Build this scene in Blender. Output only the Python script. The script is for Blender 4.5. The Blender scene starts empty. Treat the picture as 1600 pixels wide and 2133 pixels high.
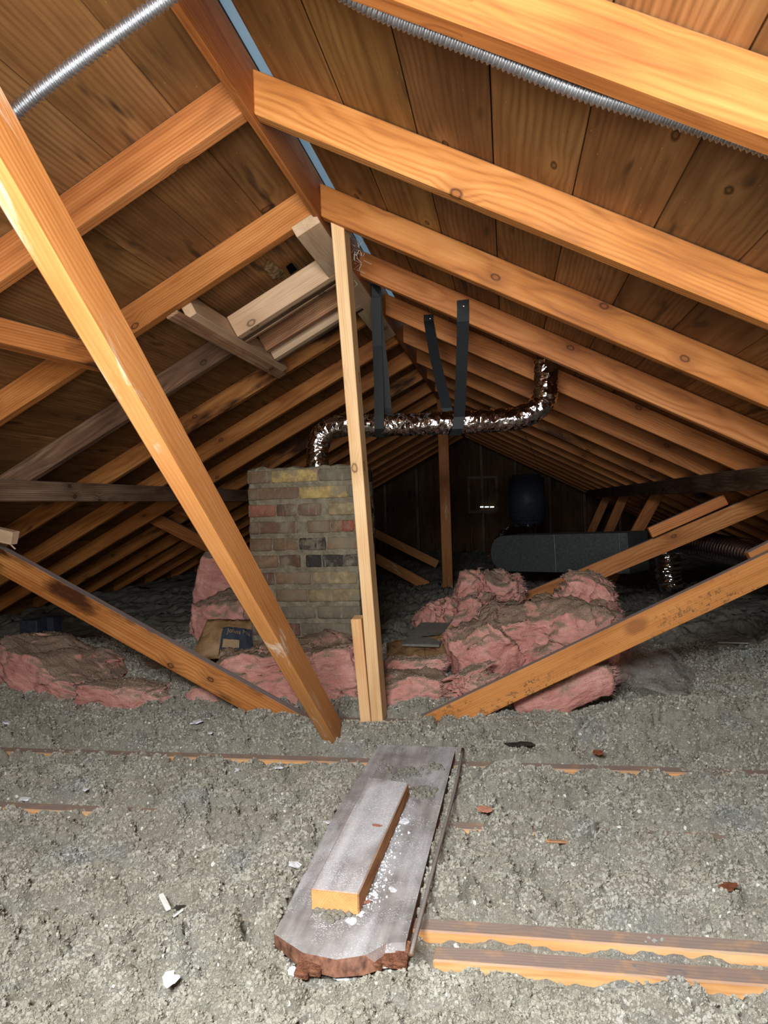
import bpy, bmesh, math, random
import numpy as np
from mathutils import Vector, Matrix, noise as mn
random.seed(7); rng = np.random.default_rng(7)
sc = bpy.context.scene
COL = sc.collection
# ------------------------------------------------------------------ camera
FPX, YAW, PIT, ROL = 1480.0, 0.1719, -0.0094, -0.032
CAM = Vector((0.569, 0.0, 0.7685))
F = Vector((-math.sin(YAW)*math.cos(PIT), math.cos(YAW)*math.cos(PIT), math.sin(PIT)))
_R = Vector((math.cos(YAW), math.sin(YAW), 0)); _U = _R.cross(F)
R = _R*math.cos(ROL) + _U*math.sin(ROL); U = -_R*math.sin(ROL) + _U*math.cos(ROL)
cd = bpy.data.cameras.new('camera'); cam = bpy.data.objects.new('camera', cd); COL.objects.link(cam)
cd.sensor_fit = 'HORIZONTAL'; cd.sensor_width = 36.0; cd.lens = 36.0*FPX/1600; cd.clip_start = 0.02
m = Matrix((R, U, -F)).transposed().to_4x4(); m.translation = CAM; cam.matrix_world = m
sc.camera = cam
# ------------------------------------------------------------------ world, light, exposure
w = bpy.data.worlds.new('sky'); sc.world = w; w.use_nodes = True
bg = w.node_tree.nodes['Background']; bg.inputs[0].default_value = (0.42, 0.62, 0.82, 1); bg.inputs[1].default_value = 0.55
def area(name, loc, target, sx, sy, power, col):
    l = bpy.data.lights.new(name, 'AREA'); l.shape = 'RECTANGLE'; l.size = sx; l.size_y = sy; l.energy = power; l.color = col
    o = bpy.data.objects.new(name, l); COL.objects.link(o); o.location = loc
    o.rotation_euler = (Vector(target)-Vector(loc)).to_track_quat('-Z', 'Y').to_euler(); return o
l1 = area('added_key_light', (0.62, -0.66, 0.78), (0.38, 0.60, 2.20), 0.8, 0.7, 38, (1.0, 0.96, 0.90)); l1.data.spread = math.radians(132)  # unseen area lamp added behind the viewer, tilted up to dim the far end
l2 = area('added_floor_light', (0.30, -0.25, 1.30), (0.5, 1.05, 0.0), 0.6, 0.35, 50, (0.88, 0.94, 1.0)); l2.data.spread = math.radians(150)  # unseen area lamp added overhead to brighten the near floor
vs = sc.view_settings; vs.view_transform = 'Standard'; vs.look = 'None'; vs.gamma = 1; vs.use_curve_mapping = False; vs.exposure = 0.32
# ------------------------------------------------------------------ rays from the view into the room
def ray(px, py): return F + R*((px-800)/FPX) - U*((py-1066.5)/FPX)
def Py(px, py, y): d = ray(px, py); return CAM + d*((y-CAM.y)/d.y)
def Pz(px, py, z=0.0): d = ray(px, py); return CAM + d*((z-CAM.z)/d.z)
def Pd(px, py, t): return CAM + ray(px, py)*t
TAN, ZR, HC = 0.52, 1.812, 0.106
def Ps(px, py, side, off=0.0):           # on the roof plane, off metres below it (vertical)
    d = ray(px, py); t = (ZR-off-TAN*side*CAM.x-CAM.z)/(d.z+TAN*side*d.x); return CAM + d*t
def roofz(x): return ZR-TAN*abs(x)
# ------------------------------------------------------------------ object helpers
def tag(o, label=None, cat=None, group=None, kind=None):
    if label: o['label'] = label
    if cat: o['category'] = cat
    group = group or {'brace': 'diagonal roof braces', 'framing board': 'boards of the new roof framing', 'cleat': 'cleats on the braces'}.get(cat) or ('pink fibreglass batts' if o.name.startswith('fibreglass_batt') else None)
    if group: o['group'] = group
    if kind: o['kind'] = kind
    return o
def link(name, me, mat, parent=None, mw=None, color=None):
    o = bpy.data.objects.new(name, me); COL.objects.link(o)
    if mat is not None and not me.materials: me.materials.append(mat)
    if mw is not None: o.matrix_world = mw
    if parent is not None:
        o.parent = parent; o.matrix_parent_inverse = parent.matrix_world.inverted() if parent.type != 'EMPTY' else Matrix.Translation(-parent.location)
    if color: o.color = (*color, 1)
    return o
def empty(name, loc=(0, 0, 0)):
    o = bpy.data.objects.new(name, None); o.empty_display_size = .05; COL.objects.link(o); o.location = loc; o.matrix_world = Matrix.Translation(Vector(loc)); return o
def bm_mesh(bm, name, smooth=False):
    me = bpy.data.meshes.new(name); bm.to_mesh(me); bm.free()
    if smooth:
        for p in me.polygons: p.use_smooth = True
    return me
def hexa(name, c, mat, axis=None, bev=0.002, parent=None, color=None, cuts=0, wob=0.0):
    """c: 8 world corners, 0-3 one end ring, 4-7 the other end ring. Local x runs along the piece."""
    c = [Vector(v) for v in c]
    ctr = sum(c, Vector())/8
    ax = (axis or (sum(c[4:], Vector())-sum(c[:4], Vector()))).normalized()
    zz = (c[3]-c[0]); zz = (zz-ax*zz.dot(ax)).normalized(); yy = zz.cross(ax)
    M = Matrix((ax, yy, zz)).transposed().to_4x4(); M.translation = ctr; Mi = M.inverted()
    bm = bmesh.new(); vv = [bm.verts.new(Mi @ v) for v in c]
    for q in ((0,3,2,1),(4,5,6,7),(0,1,5,4),(1,2,6,5),(2,3,7,6),(3,0,4,7)): bm.faces.new([vv[i] for i in q])
    bmesh.ops.recalc_face_normals(bm, faces=bm.faces)
    if cuts:
        es = [e for e in bm.edges if abs((e.verts[0].co-e.verts[1].co).normalized().x) > .9]
        bmesh.ops.subdivide_edges(bm, edges=es, cuts=cuts)
        for v in bm.verts:
            n = mn.noise_vector(Vector((v.co.x*1.7, v.co.y*9, v.co.z*9))+ctr*3); v.co += Vector((0, n.y, n.z))*wob
    if bev:
        es = [e for e in bm.edges if len(e.link_faces) == 2 and e.calc_face_angle(0) > .6]
        bmesh.ops.bevel(bm, geom=es, offset=bev, segments=1, affect='EDGES')
    return link(name, bm_mesh(bm, name), mat, parent, M, color)
def beam(name, p0, p1, wd, ht, up, mat, **k):
    """rectangular timber from p0 to p1 (centre line); ht along 'up', wd across it"""
    p0, p1, up = Vector(p0), Vector(p1), Vector(up)
    ax = (p1-p0).normalized(); z = (up-ax*up.dot(ax)).normalized(); y = z.cross(ax)
    c = [p+y*a*wd/2+z*b*ht/2 for p in (p0, p1) for a, b in ((-1,-1),(1,-1),(1,1),(-1,1))]
    return hexa(name, c, mat, **k)
def tube(name, pts, rad, mat, seg=16, step=0.01, disp=None, parent=None, cap=True, smooth=True):
    """round tube through pts (Catmull-Rom); rad number; disp(s, ang, p)->extra radius"""
    P = [Vector(p) for p in pts]; P = [P[0]*2-P[1]]+P+[P[-1]*2-P[-2]]
    path = []
    for i in range(1, len(P)-2):
        n = max(2, int((P[i+1]-P[i]).length/step))
        for j in range(n):
            t = j/n; a, b, c, d = P[i-1:i+3]
            path.append(.5*((2*b)+(c-a)*t+(2*a-5*b+4*c-d)*t*t+(3*b-3*c+d-a)*t**3))
    path.append(P[-2])
    bm = bmesh.new(); rings = []; nrm = None; s = 0
    for i, p in enumerate(path):
        t = (path[min(i+1, len(path)-1)]-path[max(i-1, 0)]).normalized()
        if nrm is None: nrm = t.orthogonal().normalized()
        nrm = (nrm-t*nrm.dot(t)).normalized(); bn = t.cross(nrm)
        if i: s += (p-path[i-1]).length
        ring = []
        for k in range(seg):
            a = 2*math.pi*k/seg; d = nrm*math.cos(a)+bn*math.sin(a)
            ring.append(bm.verts.new(p+d*(rad+(disp(s, a, p) if disp else 0))))
        rings.append(ring)
    for a, b in zip(rings, rings[1:]):
        for k in range(seg): bm.faces.new((a[k], a[(k+1)%seg], b[(k+1)%seg], b[k]))
    if cap: bm.faces.new(rings[0][::-1]); bm.faces.new(rings[-1])
    return link(name, bm_mesh(bm, name, smooth), mat, parent)
def ribbon(name, pts, width, side, mat, th=0.002, parent=None):
    """flat band through pts; side = direction across the band at each point"""
    bm = bmesh.new(); prev = None; n = len(pts)
    for i, p in enumerate(pts):
        p = Vector(p); sd = Vector(side[i] if isinstance(side, list) else side).normalized()
        t = (Vector(pts[min(i+1, n-1)])-Vector(pts[max(i-1, 0)])).normalized(); nn = t.cross(sd).normalized()
        v = [bm.verts.new(p+sd*a*width/2+nn*b*th) for a, b in ((-1,0),(1,0),(1,1),(-1,1))]
        if prev:
            for k in range(4): bm.faces.new((prev[k], prev[(k+1)%4], v[(k+1)%4], v[k]))
        else: bm.faces.new(v[::-1])
        prev = v
    bm.faces.new(prev); bmesh.ops.recalc_face_normals(bm, faces=bm.faces)
    return link(name, bm_mesh(bm, name), mat, parent)
# ------------------------------------------------------------------ node helpers
class NT:
    def __init__(s, name):
        s.m = bpy.data.materials.new(name); s.m.use_nodes = True; s.t = s.m.node_tree; s.b = s.t.nodes['Principled BSDF']; s.tc = s.t.nodes.new('ShaderNodeTexCoord')
    def n(s, ty, **kw):
        x = s.t.nodes.new('ShaderNode'+ty)
        for k, v in kw.items():
            if k.startswith('i_'):
                kk = k[2:].replace('_', ' '); (x.inputs[kk] if kk in x.inputs else x.inputs[int(kk)]).default_value = v
            else: setattr(x, k, v)
        return x
    def l(s, a, b): s.t.links.new(a, b)
    def math(s, op, a, b=None, c=None, clamp=False):
        x = s.n('Math', operation=op, use_clamp=clamp)
        for i, v in enumerate((a, b, c)):
            if v is None: continue
            if isinstance(v, (int, float)): x.inputs[i].default_value = v
            else: s.l(v, x.inputs[i])
        return x.outputs[0]
    def mapc(s, src, scale=(1,1,1), loc=(0,0,0)):
        x = s.n('Mapping'); s.l(src, x.inputs[0]); x.inputs['Scale'].default_value = scale
        if isinstance(loc, tuple): x.inputs['Location'].default_value = loc
        else: s.l(loc, x.inputs['Location'])
        return x.outputs[0]
    def noise(s, vec, scale, detail=4, rough=.55, dist=0):
        x = s.n('TexNoise', i_Scale=scale, i_Detail=detail, i_Roughness=rough, i_Distortion=dist); s.l(vec, x.inputs['Vector']); return x.outputs[0]
    def vor(s, vec, scale, feat='F1', rnd=1.0, out=0):
        x = s.n('TexVoronoi', feature=feat, i_Scale=scale, i_Randomness=rnd); s.l(vec, x.inputs['Vector']); return x.outputs[out]
    def ramp(s, f, stops):
        x = s.n('ValToRGB'); e = x.color_ramp.elements
        while len(e) < len(stops): e.new(.5)
        for el, (p, c) in zip(e, stops): el.position = p; el.color = (*c, 1) if len(c) == 3 else c
        s.l(f, x.inputs[0]); return x.outputs[0]
    def mr(s, f, a, b, c=0.0, d=1.0):
        x = s.n('MapRange', i_1=a, i_2=b, i_3=c, i_4=d); s.l(f, x.inputs[0]); return x.outputs[0]
    def mix(s, f, a, b, mode='MIX'):
        x = s.n('Mix', data_type='RGBA', blend_type=mode)
        for i, v in ((0, f), (6, a), (7, b)):
            if isinstance(v, (int, float)): x.inputs[i].default_value = v
            elif isinstance(v, tuple): x.inputs[i].default_value = (*v, 1)
            else: s.l(v, x.inputs[i])
        return x.outputs[2]
    def bump(s, h, st=.4, dist=.002):
        x = s.n('Bump', i_Strength=st, i_Distance=dist); s.l(h, x.inputs['Height']); s.l(x.outputs[0], s.b.inputs['Normal'])
    def done(s, col, rough=.6, spec=.3):
        if isinstance(col, tuple): s.b.inputs['Base Color'].default_value = (*col, 1)
        else: s.l(col, s.b.inputs['Base Color'])
        if isinstance(rough, (int, float)): s.b.inputs['Roughness'].default_value = rough
        else: s.l(rough, s.b.inputs['Roughness'])
        s.b.inputs['Specular IOR Level'].default_value = spec
        return s.m
def wood(name, dark, mid, light, knots=5.0, kr=.05, ring=16, dust=None, rough=.6, smear=None, stain=.5, dustamt=.85, contrast=.5, mildew=0.0, spec=.25, spot=None):
    s = NT(name); oi = s.n('ObjectInfo')
    loc = s.n('CombineXYZ'); r = oi.outputs['Random']
    s.l(s.math('MULTIPLY', r, 37.0), loc.inputs[0])
    cy_ = s.math('MULTIPLY', s.math('SUBTRACT', s.math('FRACT', s.math('MULTIPLY', r, 7.13)), .5), .22); cz_ = s.math('MULTIPLY', s.math('SUBTRACT', s.math('FRACT', s.math('MULTIPLY', r, 23.7)), .5), .22)
    o = s.tc.outputs['Object']; base = s.mapc(o, (1,1,1), loc.outputs[0])
    sep = s.n('SeparateXYZ'); s.l(base, sep.inputs[0])
    # knots live in the plane of the face (x along, y+z across)
    kv = s.n('CombineXYZ'); s.l(s.math('MULTIPLY', sep.outputs[0], .62), kv.inputs[0]); s.l(s.math('ADD', sep.outputs[1], sep.outputs[2]), kv.inputs[1])
    v = s.n('TexVoronoi', voronoi_dimensions='2D', i_Scale=knots); s.l(kv.outputs[0], v.inputs['Vector'])
    sel = s.n('SeparateColor'); s.l(v.outputs['Color'], sel.inputs[0]); pick = s.math('GREATER_THAN', sel.outputs[0], .45)
    kd = s.math('ADD', v.outputs['Distance'], s.math('MULTIPLY', s.noise(base, 30, 2), .03))
    near = s.math('MULTIPLY', s.mr(kd, kr*4.5, kr*.5), pick)
    core = s.math('MULTIPLY', s.mr(kd, kr*1.15, kr*.9), pick)
    rim = s.math('MULTIPLY', s.math('MULTIPLY', s.mr(kd, kr*1.45, kr*1.1), pick), s.mr(kd, kr*.75, kr*1.0))
    # grain
    patch = s.noise(s.mapc(base, (1.6, 5, 5)), 1.3, 3, .55)
    st = s.mapc(base, (.35, 1, 1)); warp = s.math('SUBTRACT', s.noise(st, 4.0, 3, .5), .5)
    g = s.n('CombineXYZ')
    s.l(s.math('MULTIPLY', sep.outputs[0], .07), g.inputs[0])
    s.l(s.math('ADD', s.math('ADD', sep.outputs[1], cy_), s.math('MULTIPLY', warp, .07)), g.inputs[1])
    s.l(s.math('ADD', s.math('ADD', s.math('ADD', sep.outputs[2], cz_), s.math('MULTIPLY', near, .022)), s.math('MULTIPLY', warp, .05)), g.inputs[2])
    wv = s.n('TexWave', wave_type='RINGS', rings_direction='X', wave_profile='SIN', i_Scale=float(ring)*2.6, i_Distortion=.9, i_Detail=3.0); wv.inputs['Detail Scale'].default_value = 2.0
    s.l(g.outputs[0], wv.inputs['Vector']); rings = s.math('POWER', wv.outputs['Fac'], .6)
    fine = s.noise(s.mapc(base, (6, 220, 220)), 1.0, 3, .6)
    streak = s.noise(s.mapc(base, (1.5, 40, 40)), 1.0, 3, .6)
    t = s.math('ADD', s.math('MULTIPLY', s.math('SUBTRACT', rings, .62), s.math('MULTIPLY', s.mr(patch, .35, .65, .25, 1.0), contrast*.75)), s.math('MULTIPLY', s.math('SUBTRACT', fine, .5), .55))
    t = s.math('ADD', t, s.math('MULTIPLY', s.math('SUBTRACT', streak, .5), .7))
    t = s.math('ADD', t, s.math('MULTIPLY', s.math('SUBTRACT', patch, .5), 1.3))
    t = s.math('ADD', t, .5, clamp=True)
    col = s.ramp(t, [(0, dark), (.5, mid), (1, light)])
    st2 = s.mr(s.noise(s.mapc(base, (1.1, 3.5, 3.5), (5.3, 2.1, 8.8)), 2.0, 4, .6), *((.50, .60) if stain >= 1 else (.55, .75)))
    col = s.mix(s.math('MULTIPLY', st2, stain), col, tuple(x*.42 for x in dark))
    col = s.mix(s.math('MULTIPLY', near, .5 if mildew else .45), col, tuple(x*1.15 for x in light) if mildew else tuple(x*.85 for x in dark))
    col = s.mix(s.math('MULTIPLY', core, .65), col, tuple(x*.7+y*.2 for x, y in zip(dark, mid)))
    col = s.mix(s.math('MULTIPLY', rim, .8), col, tuple(x*.25 for x in dark))
    if mildew:
        md = s.mr(s.noise(s.mapc(base, (2.4, 13, 13), (3.1, 9.7, 1.2)), 1.7, 2, .5), 0.62, .74)
        col = s.mix(s.math('MULTIPLY', md, mildew), col, (.02, .012, .008))
        # pale splinters
        sp = s.vor(s.mapc(base, (22, 90, 90)), 1.0); sel2 = s.mr(sp, .09, .05); gate = s.mr(s.noise(base, 14, 1), .53, .57)
        col = s.mix(s.math('MULTIPLY', s.math('MULTIPLY', sel2, gate), .75), col, (.55, .30, .12))
    if spot:
        q_ = s.n('VectorMath', operation='SUBTRACT'); s.l(o, q_.inputs[0]); q_.inputs[1].default_value = (spot[0], 0, spot[1]); e_ = s.n('VectorMath', operation='LENGTH'); s.l(s.mapc(q_.outputs[0], (28, 0, 50)), e_.inputs[0])
        ee = s.math('ADD', e_.outputs['Value'], s.math('MULTIPLY', s.math('SUBTRACT', s.noise(o, 40, 3), .5), .5))
        col = s.mix(s.math('MULTIPLY', s.mr(ee, 1.5, .8), .6), col, (.16, .055, .02)); col = s.mix(s.math('MULTIPLY', s.mr(ee, .55, .35), .7), col, (.36, .11, .03))
        sp2 = s.math('MULTIPLY', s.mr(s.noise(o, 75, 5, .75), .53, .60), s.mr(s.noise(s.mapc(o, (1.6, 6, 9), (1.5, 0, .4)), 1.6, 2), .50, .60))
        col = s.mix(s.math('MULTIPLY', sp2, .7), col, (.08, .05, .025))
    if smear:
        sm = s.mr(s.noise(s.mapc(base, (5, 26, 26), (7.7, 1.3, 4.4)), 1.0, 5, .62, .6), .57, .70)
        band = s.mr(s.noise(s.mapc(base, (2.2, 3, 3)), 1.0, 1), .48, .6)
        col = s.mix(s.math('MULTIPLY', s.math('MULTIPLY', sm, band), smear), col, (.80, .66, .52))
    col = s.mix(1.0, col, oi.outputs['Color'], 'MULTIPLY')
    if dust:
        ge = s.n('NewGeometry'); sz = s.n('SeparateXYZ'); s.l(ge.outputs['Normal'], sz.inputs[0])
        df = s.math('MULTIPLY', s.mr(sz.outputs[2], .55, .8), s.mr(s.noise(s.tc.outputs['Object'], 26, 4, .6), .25, .5, .6, 1.0))
        col = s.mix(s.math('MULTIPLY', df, dustamt), col, dust)
    s.bump(s.math('ADD', s.math('MULTIPLY', fine, .6), s.math('ADD', s.math('MULTIPLY', rings, .4), s.math('MULTIPLY', core, .5))), .35, .0015)
    return s.done(col, rough, spec)
DUST = (.24, .22, .21)
M = {}
M['rafter'] = wood('rafter_wood', (.21, .060, .014), (.47, .170, .043), (.63, .275, .090), dust=DUST, ring=15, contrast=.55)
M['brace'] = wood('brace_wood', (.34, .120, .024), (.54, .220, .062), (.66, .32, .11), dust=DUST, smear=1.0, knots=2.2, kr=.04, contrast=.2, stain=.15)
M['stained'] = wood('water_stained_wood', (.15, .045, .012), (.38, .14, .035), (.56, .26, .08), dust=DUST, stain=1.0, ring=14)
M['old'] = wood('weathered_wood', (.05, .028, .016), (.17, .10, .06), (.34, .24, .16), dust=DUST, stain=.9)
M['sheath'] = wood('sheathing_wood', (.095, .042, .012), (.215, .105, .034), (.34, .185, .068), knots=2.6, kr=.035, ring=9, mildew=.85, contrast=.5, rough=.7, stain=.5)
M['pine'] = wood('new_pine', (.40, .24, .13), (.58, .40, .25), (.70, .53, .36), knots=4.0, ring=18, stain=.1, contrast=.35)
M['post'] = wood('post_pine', (.50, .25, .09), (.74, .47, .23), (.84, .62, .36), knots=4.5, ring=26, stain=.05, contrast=.45)
M['joist'] = wood('joist_wood', (.42, .17, .05), (.68, .36, .14), (.80, .50, .24), dust=(.20, .175, .165), stain=.3)
M['plank'] = wood('plank_wood', (.14, .06, .04), (.26, .13, .085), (.38, .22, .15), dust=(.20, .175, .17), dustamt=.9, stain=.3)
def powder(name, base, amt, thr, raws=((.30, .10, .04), (.62, .32, .13)), rg=.35):
    s = NT(name); o = s.tc.outputs['Object']
    g = s.noise(s.mapc(o, (4, 60, 60)), 1.0, 4, .6); wv = s.n('TexWave', wave_type='RINGS', rings_direction='X', i_Scale=20.0, i_Distortion=2.0); s.l(s.mapc(o, (.07, 1, 1), (0, .03, .1)), wv.inputs[0])
    c = s.ramp(s.math('ADD', s.math('MULTIPLY', g, .6), s.math('ADD', s.math('MULTIPLY', wv.outputs['Fac'], rg), s.math('MULTIPLY', s.math('SUBTRACT', s.noise(s.mapc(o, (1,1,1), (3, 1, 4)), 9, 5, .65), .5), 1.1))), [(.2, tuple(x*.6 for x in base)), (.8, tuple(x*1.35 for x in base))])
    big = s.mr(s.noise(s.mapc(o, (3.2, 9, 9), (1.2, 3.3, 0)), 1.0, 4, .6, .4), thr, thr+.16)
    spk = s.mr(s.vor(o, 260), .42, .25); sp2 = s.mr(s.noise(o, 240, 3, .7), .5, .62)
    p = s.math('MULTIPLY', big, s.math('MAXIMUM', s.math('MULTIPLY', sp2, .9), .35))
    p = s.math('MAXIMUM', p, s.math('MULTIPLY', spk, s.mr(s.noise(o, 12, 3), .45, .62)))
    ge = s.n('NewGeometry'); sz = s.n('SeparateXYZ'); s.l(ge.outputs['Normal'], sz.inputs[0]); up = s.mr(sz.outputs[2], .6, .8)
    p = s.math('MULTIPLY', s.math('MULTIPLY', p, up), amt)
    c = s.mix(p, c, (.74, .76, .78)); raw = s.ramp(s.noise(s.mapc(o, (8, 90, 90)), 1, 3), [(.3, raws[0]), (.7, raws[1])])
    c = s.mix(up, raw, c); s.bump(s.math('ADD', g, p), .4, .002); return s.done(c, .8, .15)
M['dusty_plank'] = powder('dusty_plank', (.33, .30, .275), .85, .46, ((.07, .03, .02), (.26, .12, .07)), .12)
M['dusty_block'] = powder('dusty_block', (.38, .345, .32), .85, .42, rg=.25)
# brick and mortar
def brickmat():
    s = NT('brick_clay'); o = s.tc.outputs['Object']; oi = s.n('ObjectInfo'); loc = s.n('CombineXYZ'); s.l(s.math('MULTIPLY', oi.outputs['Random'], 50), loc.inputs[0]); b = s.mapc(o, (1,1,1), loc.outputs[0])
    c = s.mix(s.mr(s.noise(b, 28, 5, .65), .35, .7), oi.outputs['Color'], s.mix(1.0, oi.outputs['Color'], (.45, .42, .40), 'MULTIPLY'))
    c = s.mix(s.math('MULTIPLY', s.mr(s.noise(s.mapc(b, (60, 60, 9)), 1.0, 4, .6), .58, .72), .55), c, (.42, .36, .27))
    c = s.mix(s.math('MULTIPLY', s.mr(s.noise(b, 14, 5, .7), .47, .62), .85), c, (.25, .21, .145))
    s.bump(s.math('ADD', s.noise(b, 90, 5, .7), s.noise(b, 25, 3)), .8, .006); return s.done(c, .92, .1)
M['brick'] = brickmat()
def simple(name, a, b, sc_=40, rough=.85, bst=.6, bd=.004, spec=.15, metal=0.0):
    s = NT(name); o = s.tc.outputs['Object']; n = s.noise(o, sc_, 6, .65)
    c = s.ramp(n, [(.3, a), (.7, b)]); s.b.inputs['Metallic'].default_value = metal
    if bst: s.bump(s.math('ADD', n, s.math('MULTIPLY', s.noise(o, sc_*5, 4), .5)), bst, bd)
    return s.done(c, rough, spec)
M['mortar'] = simple('mortar', (.15, .125, .085), (.34, .29, .20), 30, .95, 1.0, .012)
M['plaster'] = simple('plaster', (.60, .61, .62), (.80, .81, .82), 60, .8)
M['strap'] = simple('black_webbing', (.010, .012, .013), (.022, .024, .026), 300, .6, .3, .001, .3)
M['blackbox'] = simple('black_plastic', (.012, .015, .02), (.03, .035, .045), 60, .5, .2)
M['drywall'] = simple('drywall', (.30, .30, .29), (.36, .36, .35), 10, .9, 0)
M['felt'] = simple('sky_block_felt', (.02, .018, .016), (.03, .028, .026), 20, .95, 0)
M['leaf'] = simple('dead_leaf', (.12, .04, .02), (.25, .09, .04), 80, .8)
M['chip'] = simple('wood_chip', (.40, .20, .10), (.62, .36, .18), 80, .8)
M['pinkchip'] = simple('red_brown_scrap', (.34, .14, .09), (.50, .24, .16), 60, .9)
M['torn'] = simple('torn_wood', (.10, .035, .02), (.34, .15, .08), 50, .9, 1.0, .01)
M['darkscrap'] = simple('dark_scrap', (.02, .018, .015), (.06, .05, .04), 60, .9)
M['slate'] = simple('grey_board', (.13, .12, .105), (.22, .20, .17), 50, .9)
M['white_stick'] = simple('white_stick', (.50, .48, .42), (.68, .66, .60), 80, .8)
M['cable'] = simple('cable_sheath', (.16, .16, .15), (.28, .28, .27), 60, .6)
M['nail'] = simple('nail_head', (.7, .7, .7), (.85, .85, .85), 60, .25, 0, 0, .5, 1.0)
M['conduit'] = simple('galvanised_conduit', (.42, .45, .48), (.60, .63, .67), 60, .42, .1, .0005, .5, 1.0)
M['galv'] = simple('galvanised_duct', (.16, .18, .18), (.34, .37, .36), 90, .45, .2, .002, .5, .8)
M['ribmetal'] = simple('ribbed_duct_metal', (.28, .26, .25), (.42, .40, .38), 60, .22, .1, .001, .5, 1.0)
M['vent'] = simple('ridge_vent_mesh', (.42, .52, .60), (.55, .66, .74), 60, .8)
def foil():
    s = NT('crinkled_foil'); o = s.tc.outputs['Object']; s.b.inputs['Metallic'].default_value = 1.0
    h = s.math('ADD', s.vor(o, 36, 'F1'), s.math('MULTIPLY', s.noise(o, 26, 2, .5, .6), .8)); s.bump(h, .55, .009)
    return s.done((.72, .68, .66), .09, .5)
M['foil'] = foil()
def pink():
    s = NT('pink_fibreglass'); o = s.tc.outputs['Object']
    f = s.noise(s.mapc(o, (8, 40, 40)), 1.0, 5, .65, .8); big = s.noise(o, 9, 3, .5)
    c = s.ramp(s.math('ADD', s.math('MULTIPLY', f, .55), s.math('MULTIPLY', big, .45)), [(.3, (.42, .155, .125)), (.5, (.62, .28, .225)), (.72, (.78, .44, .36))])
    ge = s.n('NewGeometry'); sz = s.n('SeparateXYZ'); s.l(ge.outputs['Normal'], sz.inputs[0])
    dn = s.math('ADD', s.math('MULTIPLY', sz.outputs[2], .55), s.math('MULTIPLY', s.noise(s.tc.outputs['Object'], 7, 5, .6), 1.0))
    d = s.math('MAXIMUM', s.mr(dn, .60, .88), s.math('MULTIPLY', s.mr(s.noise(o, 120, 4, .8), .5, .66), .45)); grit = s.ramp(s.noise(o, 170, 4, .7), [(.3, (.10, .08, .055)), (.7, (.33, .27, .18))])
    c = s.mix(s.math('MULTIPLY', d, .85), c, grit)
    s.bump(s.math('ADD', f, s.math('MULTIPLY', s.noise(o, 130, 4, .7), .7)), .8, .008)
    return s.done(c, .95, .05)
M['pink'] = pink(); M['pinkfibre'] = simple('pink_fibres', (.62, .30, .27), (.80, .48, .42), 60, .9, 0)
def insul():
    s = NT('loose_fill_insulation'); o = s.tc.outputs['Object']
    a = s.noise(o, 7, 4, .6); b = s.noise(o, 70, 5, .7); c2 = s.noise(o, 330, 3, .7)
    c = s.ramp(s.math('ADD', s.math('MULTIPLY', a, .45), s.math('MULTIPLY', b, .55)), [(.30, (.30, .27, .21)), (.5, (.47, .435, .355)), (.72, (.58, .55, .47))])
    c = s.mix(s.math('MULTIPLY', s.mr(s.noise(s.mapc(o, (1,1,1), (4.1, 2.2, 0)), 4.2, 3, .6), .56, .72), .55), c, (.30, .33, .34))
    c = s.mix(s.mr(c2, .35, .62), s.mix(1.0, c, (.62, .60, .56), 'MULTIPLY'), c)
    fl = s.mr(s.vor(o, 190), .13, .06); c = s.mix(s.math('MULTIPLY', s.math('MULTIPLY', fl, s.mr(s.noise(o, 31, 2), .5, .58)), .8), c, (.82, .78, .66))
    pt = s.n('NewGeometry'); ao = s.mr(pt.outputs['Pointiness'], .44, .5, .55, 1.0)
    s.bump(s.math('ADD', s.noise(o, 170, 5, .8), s.math('MULTIPLY', s.noise(o, 500, 3, .8), .7)), 1.0, .006)
    return s.done(c, .97, .05)
M['insul'] = insul()
def kraft():
    s = NT('kraft_paper'); o = s.tc.outputs['Object']; c = s.ramp(s.noise(o, 14, 5, .6), [(.3, (.16, .085, .035)), (.7, (.36, .215, .10))]); s.bump(s.noise(o, 22, 4, .6, 1.0), .7, .012); return s.done(c, .6, .3)
M['kraft'] = kraft()
M['ink_blue'] = simple('blue_print', (.025, .032, .045), (.045, .055, .07), 40, .7, 0)
M['ink_tan'] = simple('tan_print', (.30, .20, .11), (.36, .24, .13), 40, .7, 0)
M['ink_red'] = simple('red_print', (.22, .035, .02), (.28, .05, .03), 40, .7, 0)
M['ink_dark'] = simple('dark_print', (.05, .03, .015), (.06, .035, .02), 40, .7, 0)
def plastic():
    s = NT('clear_polythene'); t = s.t; o = s.tc.outputs['Object']
    s.bump(s.math('ABSOLUTE', s.math('SUBTRACT', s.noise(s.mapc(o, (3, 4.5, 4.5)), 1.0, 2, .4, 1.0), .5)), .9, .06)
    tr = s.n('BsdfTransparent'); mx = s.n('MixShader'); mx.inputs[0].default_value = .40
    s.done((.55, .50, .44), .10, 1.0); s.l(tr.outputs[0], mx.inputs[1]); s.l(s.b.outputs[0], mx.inputs[2]); s.l(mx.outputs[0], t.nodes['Material Output'].inputs[0]); return s.m
M['plastic'] = plastic()
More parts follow.
